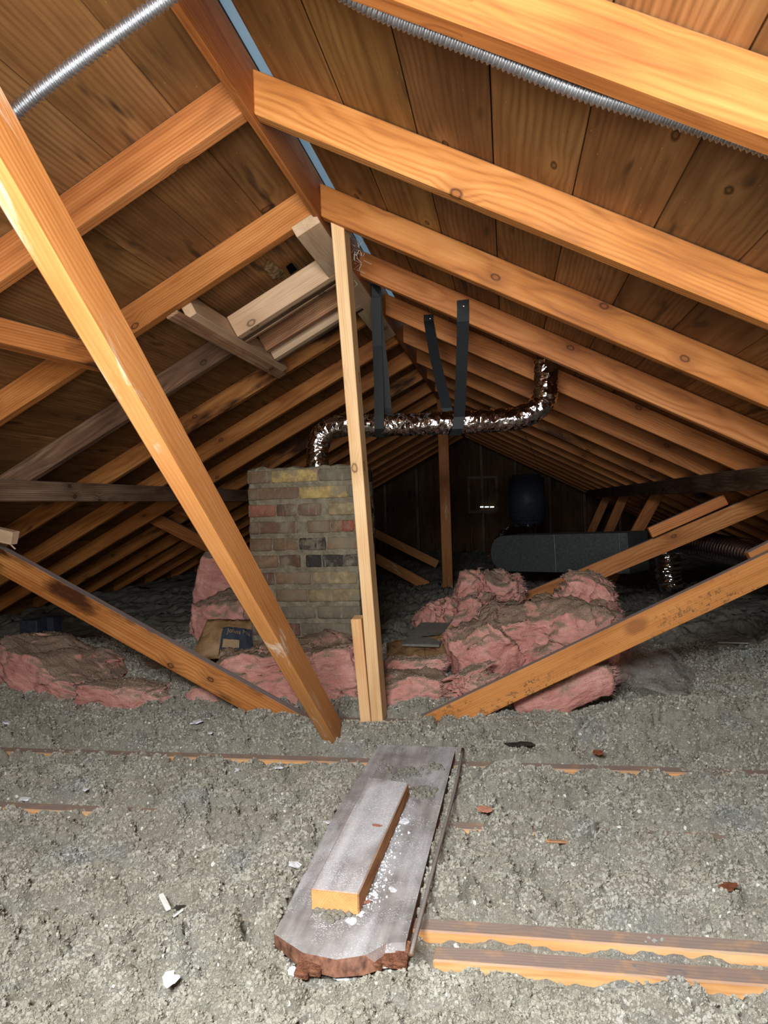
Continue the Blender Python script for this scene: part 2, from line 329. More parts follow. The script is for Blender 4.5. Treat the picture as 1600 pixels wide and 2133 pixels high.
# ------------------------------------------------------------------ the shell
Y0, Y1 = -2.2, 11.2
S = 0.61; YR = 1.6088; YL = 1.595; YJ = 1.263; TH = 0.041
EAVE = 3.3
def slab(name, c, mat, **k): return hexa(name, c, mat, bev=0, **k)
fl = slab('floor', [(-EAVE-.3,Y0,-.13),(EAVE+.3,Y0,-.13),(EAVE+.3,Y0,-.115),(-EAVE-.3,Y0,-.115),(-EAVE-.3,Y1,-.13),(EAVE+.3,Y1,-.13),(EAVE+.3,Y1,-.115),(-EAVE-.3,Y1,-.115)], M['drywall']); tag(fl, 'drywall ceiling of the rooms below, buried under the insulation', kind='structure')
for side, nm in ((-1, 'wall_left'), (1, 'wall_right')):
    x = side*(EAVE+.0); x2 = side*(EAVE+.02)
    o = slab(nm, [(x,Y0,-.13),(x2,Y0,-.13),(x2,Y0,roofz(x)+.03),(x,Y0,roofz(x)+.03),(x,Y1,-.13),(x2,Y1,-.13),(x2,Y1,roofz(x)+.03),(x,Y1,roofz(x)+.03)], M['sheath']); tag(o, 'low board closing the eave where roof meets floor', kind='structure')
# roof decks: one empty per slope, each board its own part
BW = .19
def deck(side, name, lab):
    e = empty(name); tag(e, lab, kind='structure')
    cs = 1/math.sqrt(1+TAN*TAN); run = BW*cs
    x = .056 if side > 0 else .012
    row = 0
    while x < EAVE:
        xa, xb = x+.0012, min(x+run-.0012, EAVE+.05)
        ys = [Y0]; ro = random.random()
        for q in range(2): ys.append(YR+TH/2+S*(random.choice((3, 5, 7)) + 7*q + (row % 2)))
        if side < 0 and row < 2: ys[1] = YL+TH/2+S*5
        ys = [v for v in ys if v < Y1-.5]+[Y1]
        tone = random.uniform(.85, 1.15)
        for ya, yb in zip(ys, ys[1:]):
            lift = random.uniform(0, .003)
            za, zb = roofz(xa)+lift, roofz(xb)+lift
            c = [(side*xa,ya+.001,za),(side*xb,ya+.001,zb),(side*xb,ya+.001,zb+.02),(side*xa,ya+.001,za+.02),(side*xa,yb-.001,za),(side*xb,yb-.001,zb),(side*xb,yb-.001,zb+.02),(side*xa,yb-.001,za+.02)]
            tn = tone*random.uniform(.9, 1.1); hexa('roof_board', c, M['sheath'], axis=Vector((0,1,0)), bev=.002, parent=e, color=(tn, tn*random.uniform(.92, 1.0), tn*random.uniform(.85, 1.0)))
        x += run; row += 1
    z0, z1 = roofz(.03)+.028, roofz(EAVE)+.028
    xs = .06 if side > 0 else 0.0
    slab('sky_block_felt', [(side*xs,Y0,roofz(xs)+.028),(side*(EAVE+.1),Y0,z1-.05),(side*(EAVE+.1),Y0,z1-.04),(side*xs,Y0,roofz(xs)+.038),(side*xs,Y1,roofz(xs)+.028),(side*(EAVE+.1),Y1,z1-.05),(side*(EAVE+.1),Y1,z1-.04),(side*xs,Y1,roofz(xs)+.038)], M['felt'], parent=e)  # unseen layer added above the boards to keep sky light out of the gaps
    return e
deck(1, 'ceiling', 'right roof slope of wide brown sheathing boards')
deck(-1, 'ceiling', 'left roof slope of wide brown sheathing boards')
# end walls
def gable(name, y, lab):
    e = empty(name, (0, y, 0)); tag(e, lab, kind='structure'); n = 24
    dx = 2*EAVE/n
    for i in range(n):
        xa, xb = -EAVE+i*dx+.002, -EAVE+(i+1)*dx-.002
        c = [(xa,y,-.12),(xb,y,-.12),(xb,y+.02,-.12),(xa,y+.02,-.12),(xa,y,roofz(xa)),(xb,y,roofz(xb)),(xb,y+.02,roofz(xb)),(xa,y+.02,roofz(xa))]
        hexa('wall_board', c, M['sheath'], axis=Vector((0,0,1)), bev=0, parent=e, color=(.5,.48,.46))  # board colour darkened to paint in the deep shade of the far end
    slab('sky_block_panel', [(-EAVE,y+.03,-.12),(EAVE,y+.03,-.12),(EAVE,y+.04,-.12),(-EAVE,y+.04,-.12),(-EAVE,y+.03,1.9),(EAVE,y+.03,1.9),(EAVE,y+.04,1.9),(-EAVE,y+.04,1.9)], M['felt'], parent=e)  # unseen panel added to stop the sky glowing between the boards
    return e
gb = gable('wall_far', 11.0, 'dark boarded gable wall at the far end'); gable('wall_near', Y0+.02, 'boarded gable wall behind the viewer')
for i in range(-5, 6):
    x = i*.5+.2
    beam('wall_stud', (x, 10.95, -.1), (x, 10.95, roofz(x)-.02), .041, .09, (0,1,0), M['old'], parent=gb)
# ridge board and the slit of vent above it
rb = beam('ridge_board', (0, Y0+.05, ZR-.055), (0, 10.9, ZR-.055), .019, .14, (0,0,1), M['rafter'], color=(.80,.72,.68)); tag(rb, 'long thin ridge board running away along the roof peak', 'ridge board')
rv = slab('ridge_vent', [(-.05,Y0,ZR+.05),(.07,Y0,ZR+.05),(.07,Y0,ZR+.06),(-.05,Y0,ZR+.06),(-.05,Y1,ZR+.05),(.07,Y1,ZR+.05),(.07,Y1,ZR+.06),(-.05,Y1,ZR+.06)], M['vent'])
tag(rv, 'blue-grey ridge vent showing through the slit beside the ridge board', 'vent')
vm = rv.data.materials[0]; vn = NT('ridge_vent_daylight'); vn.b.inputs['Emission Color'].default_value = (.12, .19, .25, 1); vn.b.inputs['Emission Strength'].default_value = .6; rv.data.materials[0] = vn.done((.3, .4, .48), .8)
# rafters
def rafter(side, y, mat, x0=.0097, x1=EAVE, color=None):
    za = lambda x: roofz(x)-.0005
    c = [(side*x0,y,za(x0)-HC),(side*x0,y+TH,za(x0)-HC),(side*x0,y+TH,za(x0)),(side*x0,y,za(x0)),
         (side*x1,y,za(x1)-HC),(side*x1,y+TH,za(x1)-HC),(side*x1,y+TH,za(x1)),(side*x1,y,za(x1))]
    return hexa('rafter', c, mat, axis=Vector((side, 0, -TAN)), bev=.0025, cuts=10, wob=.0012, color=color)
ordn = ['nearest', 'second', 'third', 'fourth', 'fifth', 'sixth', 'seventh', 'eighth', 'ninth', 'tenth']
rlab = ['orange-brown rafter crossing the upper right corner above the metal conduit', 'orange right-hand rafter with a swirling grain knot near its lower end, second from the viewer',
 'orange-brown right-hand rafter with round knots, directly above the new post', 'right-hand rafter carrying the wide black strap, fourth from the viewer',
 'right-hand rafter just behind the top of the foil duct, carrying the narrow strap', 'reddish right-hand rafter, sixth from the viewer, behind the foil duct elbow']
for k in range(-1, 15):
    y = YR+S*k
    if y > 10.8: break
    tn = random.uniform(.78, 1.08) if k > 1 else (1.0 if k > -1 else .86)
    mt = M['rafter'] if k != 6 else M['stained']
    r = rafter(1, y, mt, color=(tn, tn*random.uniform(.92, 1.05), tn*random.uniform(.85, 1.05)))
    i = k+1
    if i < len(rlab): tag(r, rlab[i], 'rafter', 'rafters of the right roof slope')
    elif i < 10: tag(r, f'dim right-hand rafter, {ordn[i]} from the viewer, sloping down behind the duct', 'rafter', 'rafters of the right roof slope')
    else: tag(r, 'dark right-hand rafter at the shadowy far end of the roof', 'rafter', 'rafters of the right roof slope')
llab = [None, 'pale orange left-hand rafter with a big knot beside the ridge board', 'orange left-hand rafter running above the new pine framing, stained white low down']
for k in range(0, 15):
    y = YL+S*k
    if y > 10.8: break
    i = k+1
    if k == 0: l = llab[1]
    elif k == 1: l = llab[2]
    elif k == 2: l = 'cut weathered grey-brown rafter ending at the new pine header'
    elif k == 3: l = 'brown left-hand rafter at the far side of the new pine framing'
    elif i < 10: l = f'dim left-hand rafter, {ordn[i]} from the viewer, behind the chimney'
    else: l = 'dark left-hand rafter at the shadowy far end of the roof'
    tn = random.uniform(.8, 1.1)
    if k == 2:
        r = rafter(-1, y, M['old'], x0=.50, color=(1.1, 1, .95))
    elif k == 1: r = rafter(-1, y, M['rafter'], color=(1.0, 1.0, .95))
    elif k in (3, 6): r = rafter(-1, y, M['stained'], color=(.95, .95, .9))
    elif k == 0: r = rafter(-1, y, M['rafter'], color=(1.0, .98, 1.05))
    else: r = rafter(-1, y, M['rafter'], color=(tn, tn, tn*.9))
    tag(r, l, 'rafter', 'rafters of the left roof slope')
# purlins at eye height
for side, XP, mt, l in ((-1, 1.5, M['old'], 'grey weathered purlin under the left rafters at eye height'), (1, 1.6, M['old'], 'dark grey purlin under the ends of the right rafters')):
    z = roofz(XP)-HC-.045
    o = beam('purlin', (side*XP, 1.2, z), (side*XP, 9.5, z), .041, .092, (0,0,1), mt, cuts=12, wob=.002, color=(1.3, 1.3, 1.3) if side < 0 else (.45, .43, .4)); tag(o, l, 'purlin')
# floor joists
jl = {0: 'dusty floor joist nearest the viewer, orange side showing at lower right', 1: 'mostly buried floor joist beneath the middle of the plank', 2: 'dusty floor joist crossing just beneath the far end of the plank', 3: 'floor joist under the foot of the new post'}
for k in range(0, 5):
    y = YJ+.406*k
    o = beam('joist', (-3.25, y+TH/2, -.05), (3.25, y+TH/2, -.05), TH, .10, (0,0,1), M['joist'], bev=.003, cuts=24, wob=.0015)
    tag(o, jl.get(k, 'buried floor joist beyond the foot of the new post'), 'joist', 'floor joists')
o = beam('joist', (.42, 1.224, -.059), (3.25, 1.236, -.059), TH, .09, (0,0,1), M['joist'], bev=.003, cuts=14, wob=.0015); tag(o, 'doubled floor joist lying against the nearest joist, front of the pair at lower right', 'joist', 'floor joists')
# ------------------------------------------------------------------ braces and posts
def edgebeam(name, t0, t1, perp_h, th, y, mat, **k):
    """timber whose near face lies in plane y; t0,t1 pixel ends of the top edge; perp_h face height"""
    a, b = Py(*t0, y), Py(*t1, y); ax = (b-a).normalized(); up = Vector((0,-1,0)).cross(ax); 
    if up.z < 0: up = -up
    off = -up*perp_h/2+Vector((0, th/2, 0))
    return beam(name, a+off, b+off, th, perp_h, up, mat, **k)
o = edgebeam('diagonal_brace', (870, 1497), (1680, 1113), .092, TH, 2.50, M['brace'], cuts=8, wob=.001, color=(.95,.92,.8)); tag(o, 'long orange diagonal brace with a dark oval knot, rising to the right edge', 'brace')
kq = o.matrix_world.inverted() @ Py(1325, 1305, 2.50)
o.data.materials[0] = wood('knotty_brace_wood', (.30, .10, .02), (.54, .215, .058), (.66, .31, .10), dust=DUST, knots=1.2, kr=.03, contrast=.3, stain=.3, spot=(kq.x, kq.z))
cl = edgebeam('brace_cleat', (1558, 1152), (1690, 1085), .06, TH, 2.56, M['brace'], color=(.8,.75,.7)); tag(cl, 'short cleat with an angled end on top of the right brace', 'cleat')
o = edgebeam('diagonal_brace', (-60, 1108), (640, 1497), .092, TH, 2.47, M['stained'], cuts=8, wob=.001, color=(1.05,1.0,.9)); tag(o, 'red-orange diagonal brace with dark water stains, rising to the left edge', 'brace')
o = edgebeam('splintered_board', (-80, 1085), (26, 1108), .05, TH, 2.40, M['pine'], cuts=3, wob=.006); tag(o, 'pale splintered board end resting on the left brace at the edge', 'board')
sp = edgebeam('splinter', (10, 1122), (32, 1143), .006, .006, 2.41, M['pine'], parent=o)
o = edgebeam('diagonal_brace', (1080, 1240), (1650, 1000), .092, TH, 3.9, M['rafter'], cuts=6, wob=.001); tag(o, 'dim brown diagonal brace behind the pink batts, rising to the right purlin', 'brace')
o = edgebeam('brace_cleat', (1350, 1100), (1508, 1030), .055, TH, 3.83, M['rafter'], color=(1.1, 1, 1)); tag(o, 'short wooden cleat nailed along the dim right brace', 'cleat')
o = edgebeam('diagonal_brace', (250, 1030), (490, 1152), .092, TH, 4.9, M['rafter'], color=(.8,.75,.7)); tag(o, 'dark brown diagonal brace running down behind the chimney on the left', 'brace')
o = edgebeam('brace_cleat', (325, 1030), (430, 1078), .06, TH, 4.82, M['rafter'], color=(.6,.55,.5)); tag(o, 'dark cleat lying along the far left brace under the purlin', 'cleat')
for (a, b, y, l) in (((780, 1150), (895, 1212), 6.6, 'dim diagonal brace seen just right of the new post, lower of two'), ((775, 1098), (915, 1168), 8.0, 'very dark diagonal brace seen right of the new post, higher of two')):
    o = edgebeam('diagonal_brace', a, b, .092, TH, y, M['brace']); tag(o, l, 'brace')
for (a, b, y, l) in (((1392, 988), (1262, 1225), 6.0, 'steep dark brace dropping from the right purlin beside the ribbed duct'), ((1312, 1004), (1240, 1172), 7.6, 'steep dark brace in front of the grey rectangular duct'), ((1276, 1008), (1222, 1128), 9.0, 'steep thin dark brace farthest back, above the grey duct')):
    A, B = Py(*a, y), Py(*b, y); o = beam('diagonal_brace', A, B, .041, .092, (1,0,.3), M['rafter'], color=(.9,.85,.8)); tag(o, l, 'brace')
# king post far back
A, B = Py(934, 770, 6.3), Py(932+9, 1215, 6.3); A.z = ZR-.12; A.x = B.x = .03; B.z = -.06
o = beam('king_post', B, A, .041, .09, (1,0,0), M['brace'], color=(.72,.62,.5)); tag(o, 'dim upright post under the ridge, seen below the foil duct', 'post')
# new post and the short stud beside it
YP = YJ+3*.406
b0 = Pz(798, 1486, 0); px = b0.x
t0 = Py(707, 455, 2.285)
pb = Vector((b0.x, YP+.02, 0.0)); pt = Vector((t0.x, 2.285, t0.z+.010))
o = beam('post', pb, pt, .089, .042, (1,0,0), M['post'], cuts=14, wob=.0012); tag(o, 'tall pale new pine post standing from a joist up to the ridge', 'post')
for (x_, y_) in ((797, 1466), (756, 950), (733, 1180)):
    pass
s0 = Pz(773, 1486, 0); s1 = Py(761, 1284, YP)
o = beam('stud_offcut', (s0.x-.001, YP+.022, 0.0), (pb.x+(pt.x-pb.x)*.22-.052, YP-.015, s1.z), .060, .038, (1,0,0), M['post'], color=(1.0,.9,.82)); tag(o, 'short pine offcut standing against the left side of the new post', 'stud')
# big near brace
A = Pd(697, 1530, 2.36); B = Pd(110, 500, 1.07)
ax = (B-A).normalized(); top = A+ax*((A-B).length*1.42)
view = (Pd(400, 1000, 1.5)-CAM).normalized(); across = ax.cross(view).normalized(); 
rt = across if across.dot(R) > 0 else -across; back = ax.cross(rt).normalized(); back = back if back.dot(view) > 0 else -back
ang = math.radians(58); wide = (rt*math.cos(ang)+back*math.sin(ang)).normalized()
o = beam('diagonal_brace', A, top, .040, .094, wide, M['brace'], cuts=18, wob=.0012, bev=.004); tag(o, 'large bright orange diagonal brace crossing the whole left half, nearest the viewer', 'brace')
# upper left tilted timber
a, b = Py(-60, 678, 1.70), Py(215, 748, 2.0)
o = beam('collar_piece', a, b, .041, .074, Vector((0,.30,1)), M['stained'], cuts=4, wob=.001, color=(.95,.85,.8)); tag(o, 'red-brown timber stub with a dusty top, at the left edge behind the big brace', 'brace')
# ------------------------------------------------------------------ new pine framing under the left slope
cs = 1/math.sqrt(1+TAN*TAN)
nL = Vector((TAN, 0, -1)).normalized()          # down from left slope
dL = Vector((1, 0, TAN)).normalized()           # up the left slope, toward the ridge
def framing(a, b, wd, ht, up, lab, mat='pine', color=None, name='framing_board', **k):
    o = beam(name, a, b, wd, ht, up, M[mat], color=color, **k); tag(o, lab, 'framing board'); return o
XU = -.034; zu = roofz(XU)-.128
framing(Vector((XU, 2.19, zu)), Vector((XU, 3.74, zu)), .038, .089, dL, 'new pine board with pale end grain, fixed flat under the rafters beside the ridge')
xl = -.476; zl = roofz(xl)-.100
framing(Vector((xl, 2.25, zl)), Vector((xl, 3.26, zl)), .038, .090, nL, 'new pine header board on edge, lower end of the roof framing', color=(1.05,1,.95))
framing(Vector((xl-.006, 2.16, roofz(xl)-.156)), Vector((xl-.006, 3.30, roofz(xl)-.156)), 0.044, .010, nL, 'thin weathered strip nailed along the underside of the lower pine header', 'old', color=(2.2,2.0,1.8))
def cross(y, lab, mat, th=.038, ht=.089, drop=0.0, color=None):
    x0 = xl+.020; x1 = -.055
    return framing(Vector((x0, y+th/2, roofz(x0)-.100-drop)), Vector((x1, y+th/2, roofz(x1)-.100-drop)), th, ht, nL, lab, mat, color)
cross(2.61, 'bright new pine board with screw holes, nearer crosspiece of the roof framing', 'pine', color=(1.1,1.05,1))
cross(2.652, 'blackened old rafter piece sandwiched behind the nearer pine crosspiece', 'old', .036, .089, color=(.5,.45,.4))
cross(2.692, 'grey weathered strip behind the nearer pine crosspiece', 'old', .020, .089, .002, color=(1.8,1.7,1.6))
cross(2.95, 'weathered brown old rafter length between the two pine crosspieces', 'old', .038, .080, -.012, color=(1.9,1.5,1.2))
cross(3.05, 'new pine board with a knot, farther crosspiece of the roof framing', 'pine')
cross(3.092, 'blackened strip behind the farther pine crosspiece', 'old', .030, .089, .001, color=(.6,.55,.5))
# rotted patch of board beside framing
rp = Ps(572, 566, -1, .004)
def slopept(u, v, off): return rp+dL*u+Vector((0, v, 0))-Vector((0, 0, off))
bm = bmesh.new(); outl = []
for i in range(22):
    a = 2*math.pi*i/22; rr_ = .75+.55*mn.noise(Vector((math.cos(a)*1.6, math.sin(a)*1.6, 3))); outl.append((math.cos(a)*.036*rr_, math.sin(a)*.10*rr_))
rim = [bm.verts.new(slopept(u, v, .001)) for u, v in outl]; mid = [bm.verts.new(slopept(u*.6, v*.6, .007+.006*random.random())) for u, v in outl]; cc = bm.verts.new(slopept(0, 0, .012))
for i in range(22):
    j = (i+1) % 22; bm.faces.new((rim[i], rim[j], mid[j], mid[i])); bm.faces.new((mid[i], mid[j], cc))
M['rot'] = simple('rotted_wood', (.05, .03, .015), (.50, .34, .16), 45, .9, 1.0, .01)
o = link('rotted_patch', bm_mesh(bm, 'rotted_patch'), M['rot']); tag(o, 'pale crumbling rotted patch in a left roof board, above the new pine framing', 'rotted wood')
hq = Ps(606, 556, -1, .0)
M['hole'] = simple('hole_dark', (.003,.003,.003), (.006,.006,.006), 20, 1.0, 0)
hexa('hole_dark_plate', [hq+dL*a-Vector((0,0,.003))+Vector((0,b,0)) for a, b in ((-.012,-.03),(.016,-.035),(.016,-.034),(-.012,-.029))]+[hq+dL*a-Vector((0,0,.003))+Vector((0,b,0)) for a, b in ((-.020,.05),(.014,.045),(.014,.046),(-.020,.051))], M['hole'], bev=0, parent=o)  # flat black plate under the boards, painting in the darkness of a hole
bm = bmesh.new()
for i in range(70):
    p_ = Py(745+random.gauss(0, 10), 515+random.gauss(0, 30), 2.42); d_ = Vector((random.gauss(0,1), random.gauss(0,1), random.gauss(-.4,1))).normalized()*random.uniform(.01,.035); sd_ = d_.orthogonal().normalized()*.0007
    q4 = [bm.verts.new(v) for v in (p_-sd_, p_+sd_, p_+d_+sd_, p_+d_-sd_)]; bm.faces.new(q4)
o = link('straw_wisps', bm_mesh(bm, 'straw_wisps'), M['white_stick']); tag(o, 'wisps of straw and splinters caught behind the top of the new post', 'straw', kind='stuff')
# ------------------------------------------------------------------ conduit
YC = 1.075
cp = [Py(20, 245, YC), Py(80, 193, YC), Py(200, 103, YC), Py(340, 3, YC), Py(450, -75, YC), Py(600, -75, YC), Py(720, -12, YC), Py(800, 28, YC), Py(1000, 106, YC), Py(1200, 186, YC), Py(1400, 246, YC), Py(1600, 308, YC), Py(1750, 355, YC)]
o = tube('metal_conduit', cp, .0120, M['conduit'], 16, .0011, lambda s, a, p: .0019*math.cos(2*math.pi*s/.0088+a)); tag(o, 'silver ribbed flexible conduit clipped along the nearest rafters', 'conduit')
# ------------------------------------------------------------------ chimney
YCH = 3.02
cA = Py(514, 974, YCH); cB = Py(741, 968, YCH)
CX0, CX1, CZ = cA.x, cB.x, (cA.z+cB.z)/2
CD = .42
ch = empty('chimney', ((CX0+CX1)/2, YCH+CD/2, -.1)); tag(ch, 'old brick chimney stub with yellow and brown bricks, foil duct on top', 'chimney')
W = CX1-CX0
bm = bmesh.new(); bmesh.ops.create_cube(bm, size=1.0)
for v in bm.verts: v.co = Vector(((CX0+CX1)/2+v.co.x*(W-.006), YCH+CD/2+v.co.y*(CD-.006), (CZ-.15)/2+v.co.z*(CZ+.15)-.004))
bmesh.ops.subdivide_edges(bm, edges=bm.edges, cuts=60, use_grid_fill=True)
for v in bm.verts:
    n = mn.noise(v.co*22)*.006+mn.noise(v.co*70)*.004; d = v.co-Vector(((CX0+CX1)/2, YCH+CD/2, v.co.z)); d.normalize(); v.co += d*n
    if v.co.z > CZ-.02: v.co.z += mn.noise(Vector((v.co.x*18, v.co.y*18, 2)))*.014
link('mortar', bm_mesh(bm, 'mortar', True), M['mortar'], ch)
yel, brn, gry, red, blk, tan_, dkr = (.50,.36,.14), (.26,.165,.10), (.25,.215,.15), (.36,.15,.10), (.06,.055,.048), (.38,.29,.16), (.20,.11,.08)
pxs = lambda x: CX0+(x-122)/(925-122)*W
rows = [[(118,292,brn),(302,645,yel),(655,930,gry)],[(125,500,brn),(508,858,yel),(868,930,gry)],[(122,325,red),(335,490,dkr),(496,665,dkr),(715,930,tan_)],
 [(130,490,dkr),(560,722,brn),(732,930,brn)],[(120,290,brn),(300,485,brn),(494,690,blk),(700,930,brn)],[(120,330,brn),(345,498,dkr),(540,655,blk),(662,930,blk)],
 [(120,300,dkr),(310,570,brn),(580,905,tan_)],[(122,300,tan_),(310,540,brn),(550,930,tan_)],[(120,330,dkr),(345,600,gry),(615,930,gry)],[(122,480,dkr),(492,930,gry)],[(120,400,brn),(412,700,gry),(712,930,brn)]]
PITCH = .0755
def brick(xa, xb, ya, yb, z, hgt, col):
    bm = bmesh.new(); bmesh.ops.create_cube(bm, size=1.0); c = Vector(((xa+xb)/2, (ya+yb)/2, z))
    for v in bm.verts: v.co = Vector((v.co.x*(xb-xa), v.co.y*(yb-ya), v.co.z*hgt))+mn.noise_vector((c+v.co)*20)*.0025
    bmesh.ops.subdivide_edges(bm, edges=bm.edges, cuts=2, use_grid_fill=True)
    for v in bm.verts: v.co += mn.noise_vector((c+v.co)*40)*.0032; 
    bmesh.ops.bevel(bm, geom=[e for e in bm.edges if len(e.link_faces) == 2 and e.calc_face_angle(0) > .9], offset=.004, segments=1, affect='EDGES')
    t = random.uniform(.85, 1.15)
    return link('brick', bm_mesh(bm, 'brick', True), M['brick'], ch, Matrix.Translation(c), tuple(x*t for x in col))
z = CZ-.012-.029
pal = [brn, gry, dkr, tan_, brn, blk]
for r_, row in enumerate(rows):
    for (a, b, c) in row: brick(max(pxs(a), CX0), min(pxs(b), CX1), YCH-.003+random.uniform(-.002,.002), YCH+.09, z, .054, c)
    for side in (0, 1):
        y = YCH+.10+(.0 if r_ % 2 else -.0); k = 0
        while y < YCH+CD-.02:
            y2 = min(y+(.20 if (k or r_ % 2) else .10), YCH+CD)
            xa, xb = (CX0+.001, CX0+.05) if side == 0 else (CX1-.05, CX1-.001)
            brick(xa, xb, y, y2-.012, z, .054, random.choice(pal)); y = y2; k += 1
    z -= PITCH
o = brick(pxs(812), pxs(900), YCH-.006, YCH+.01, CZ-.041-3*PITCH, .045, (.34,.10,.065)); o.name = 'brick_patch'; o['label'] = 'bright red spalled spot on the brick'
# foil duct from chimney up to the roof
def crinkle(s, a, p):
    q = Vector((p.x+.05*math.cos(a), p.y+.05*math.sin(a)*.6, p.z+.05*math.sin(a)))
    return mn.noise(q*38)*.006+abs(mn.noise(q*70))*.005+.0012*math.sin(2*math.pi*s/.012)
YD = 3.15
dp = [Py(662, 985, YD), Py(662, 940, YD), Py(672, 905, YD), Py(705, 887, YD), Py(780, 886, YD), Py(900, 882, YD), Py(1020, 876, YD), Py(1090, 868, YD), Py(1132, 835, YD), Py(1138, 790, YD), Py(1136, 748, YD)]
o = tube('foil_duct', dp, .049, M['foil'], 40, .006, crinkle); tag(o, 'crinkled silver foil duct hung from straps between chimney and roof', 'duct')
# straps
def nail(p, parent): 
    bm = bmesh.new(); bmesh.ops.create_uvsphere(bm, u_segments=10, v_segments=6, radius=.0055)
    for v in bm.verts: v.co.y *= .4
    return link('nail', bm_mesh(bm, 'nail', True), M['nail'], parent, Matrix.Translation(p))
yr3, yr4 = YR+2*S-.002, YR+3*S-.002
t = Py(965, 640, yr3); lo = Py(957, 868, YD-.056)
zb3 = roofz(t.x)-HC; pts = [t+Vector((0,-.002,.028)), t+Vector((0,-.003,0)), Vector((t.x-.002, t.y-.006, zb3-.004)), Vector((t.x-.004, t.y+.02, zb3-.03)).lerp(lo, .15), Vector((t.x, t.y, zb3)).lerp(lo, .6), lo, Py(953, 893, YD-.052), Py(947, 906, YD-.02), Py(944, 906, YD+.03), Py(936, 880, YD+.056), Py(931, 850, YD+.058), Py(905, 740, (YD+yr4)/2+.05), Py(893, 668, yr4), Py(893, 655, yr4)]
o = ribbon('strap', pts, .048, [Vector((1,0,.04))]*2+[Vector((1,0,.0))]*12, M['strap'], .0022); tag(o, 'wide black webbing strap looped under the middle of the foil duct', 'strap'); nail(t+Vector((.002,-.006,.004)), o); nail(Py(896, 663, yr4-.004), o)
yr = YR+2*S
t1 = Py(781, 592, 3.05); pts = [t1, Py(783, 620, 3.06), Py(786, 720, YD-.04), Py(789, 800, YD-.05), Py(790, 868, YD-.058), Py(790, 893, YD-.052), Py(792, 910, YD-.015), Py(796, 911, YD+.03), Py(802, 885, YD+.056), Py(806, 850, YD+.03), Py(800, 780, YD-.0), Py(790, 690, YD-.02), t1+Vector((.004,.01,-.02)), t1+Vector((.004,.01,0))]
o = ribbon('strap', pts, .042, [Vector((.5,.4,0))]+[Vector((1,.12,0))]*11+[Vector((.7,.4,0)), Vector((.5,.4,0))], M['strap'], .0022); tag(o, 'black webbing strap hanging from the ridge beside the new post', 'strap')
# ------------------------------------------------------------------ far dark equipment
a, b = Py(1072, 1150, 5.6), Py(1330, 1140, 5.0)
bm = bmesh.new(); n = 14; prof = []
Lx = (b-a).length; hh = .135
for i in range(n+1):
    an = math.pi/2+math.pi*i/n; prof.append((hh*math.cos(an)*.9, hh*math.sin(an)))
prof += [(Lx, -hh), (Lx, hh)]
fr = [bm.verts.new((x, -.14, z_)) for x, z_ in prof]; bk = [bm.verts.new((x, .14, z_)) for x, z_ in prof]
bm.faces.new(fr); bm.faces.new(bk[::-1])
for i in range(len(prof)): j = (i+1) % len(prof); bm.faces.new((fr[i], bk[i], bk[j], fr[j]))
bmesh.ops.recalc_face_normals(bm, faces=bm.faces)
d = (b-a).normalized(); Mx = Matrix((d, Vector((0,0,1)).cross(d), Vector((0,0,1)))).transposed().to_4x4(); Mx.translation = a
o = link('rectangular_duct', bm_mesh(bm, 'rectangular_duct'), M['galv'], None, Mx); tag(o, 'dull galvanised sheet metal duct with a rounded end, lying far back', 'duct')
for xx in (.45, .95):
    fl_ = beam('duct_seam', a+d*xx+Vector((0,-.0,-hh)), a+d*xx+Vector((0,-.0,hh)), .008, .283, Vector((0,0,1)).cross(d), M['galv'], parent=o)
c0 = Py(1098, 1040, 6.2)
bm = bmesh.new(); bmesh.ops.create_cone(bm, cap_ends=True, segments=28, radius1=.15, radius2=.15, depth=.42)
bmesh.ops.bevel(bm, geom=[e for e in bm.edges if e.calc_face_angle(0) > 1], offset=.03, segments=3, affect='EDGES')
fan = link('duct_fan', bm_mesh(bm, 'duct_fan', True), M['blackbox'], None, Matrix.Translation(c0)); tag(fan, 'dark cylindrical fan unit hanging from straps in the far shadows', 'fan')
for sx in (-1, 1):
    o = ribbon('strap', [c0+Vector((sx*.13, 0, .15)), c0+Vector((sx*.06, 0, .42)), Vector((c0.x, c0.y, roofz(c0.x)-HC))], .04, Vector((0,1,0)), M['strap'], .002); tag(o, f'thin black strap holding up the {"left" if sx<0 else "right"} side of the far fan', 'strap', 'straps of the far fan')
o = tube('foil_duct', [c0+Vector((0,0,-.2)), c0+Vector((-.02,-.06,-.30)), Py(1080, 1108, 6.0), Py(1052, 1125, 5.9), Py(1035, 1165, 5.8)], .075, M['foil'], 30, .01, crinkle); tag(o, 'crumpled foil flex duct below the dark fan, barely lit', 'duct')
rd0, rd1 = Py(1405, 1128, 4.6), Py(1600, 1162, 3.7)
o = tube('ribbed_duct', [rd0, rd0.lerp(rd1, .5)+Vector((0,0,.005)), rd1], .072, M['ribmetal'], 30, .0045, lambda s, a, p: .006*math.cos(2*math.pi*s/.028+a)); tag(o, 'shiny dark ribbed flexible duct behind the right brace', 'duct')
o = tube('foil_duct', [rd0+Vector((.02,.0,0)), rd0+Vector((-.06,0,-.03)), Py(1392, 1165, 4.6), Py(1392, 1195, 4.6), Py(1400, 1225, 4.6)], .07, M['foil'], 30, .008, lambda s, a, p: crinkle(s, a, p)+.005*math.cos(2*math.pi*s/.03)); tag(o, 'black and silver foil elbow dropping from the ribbed duct', 'duct')
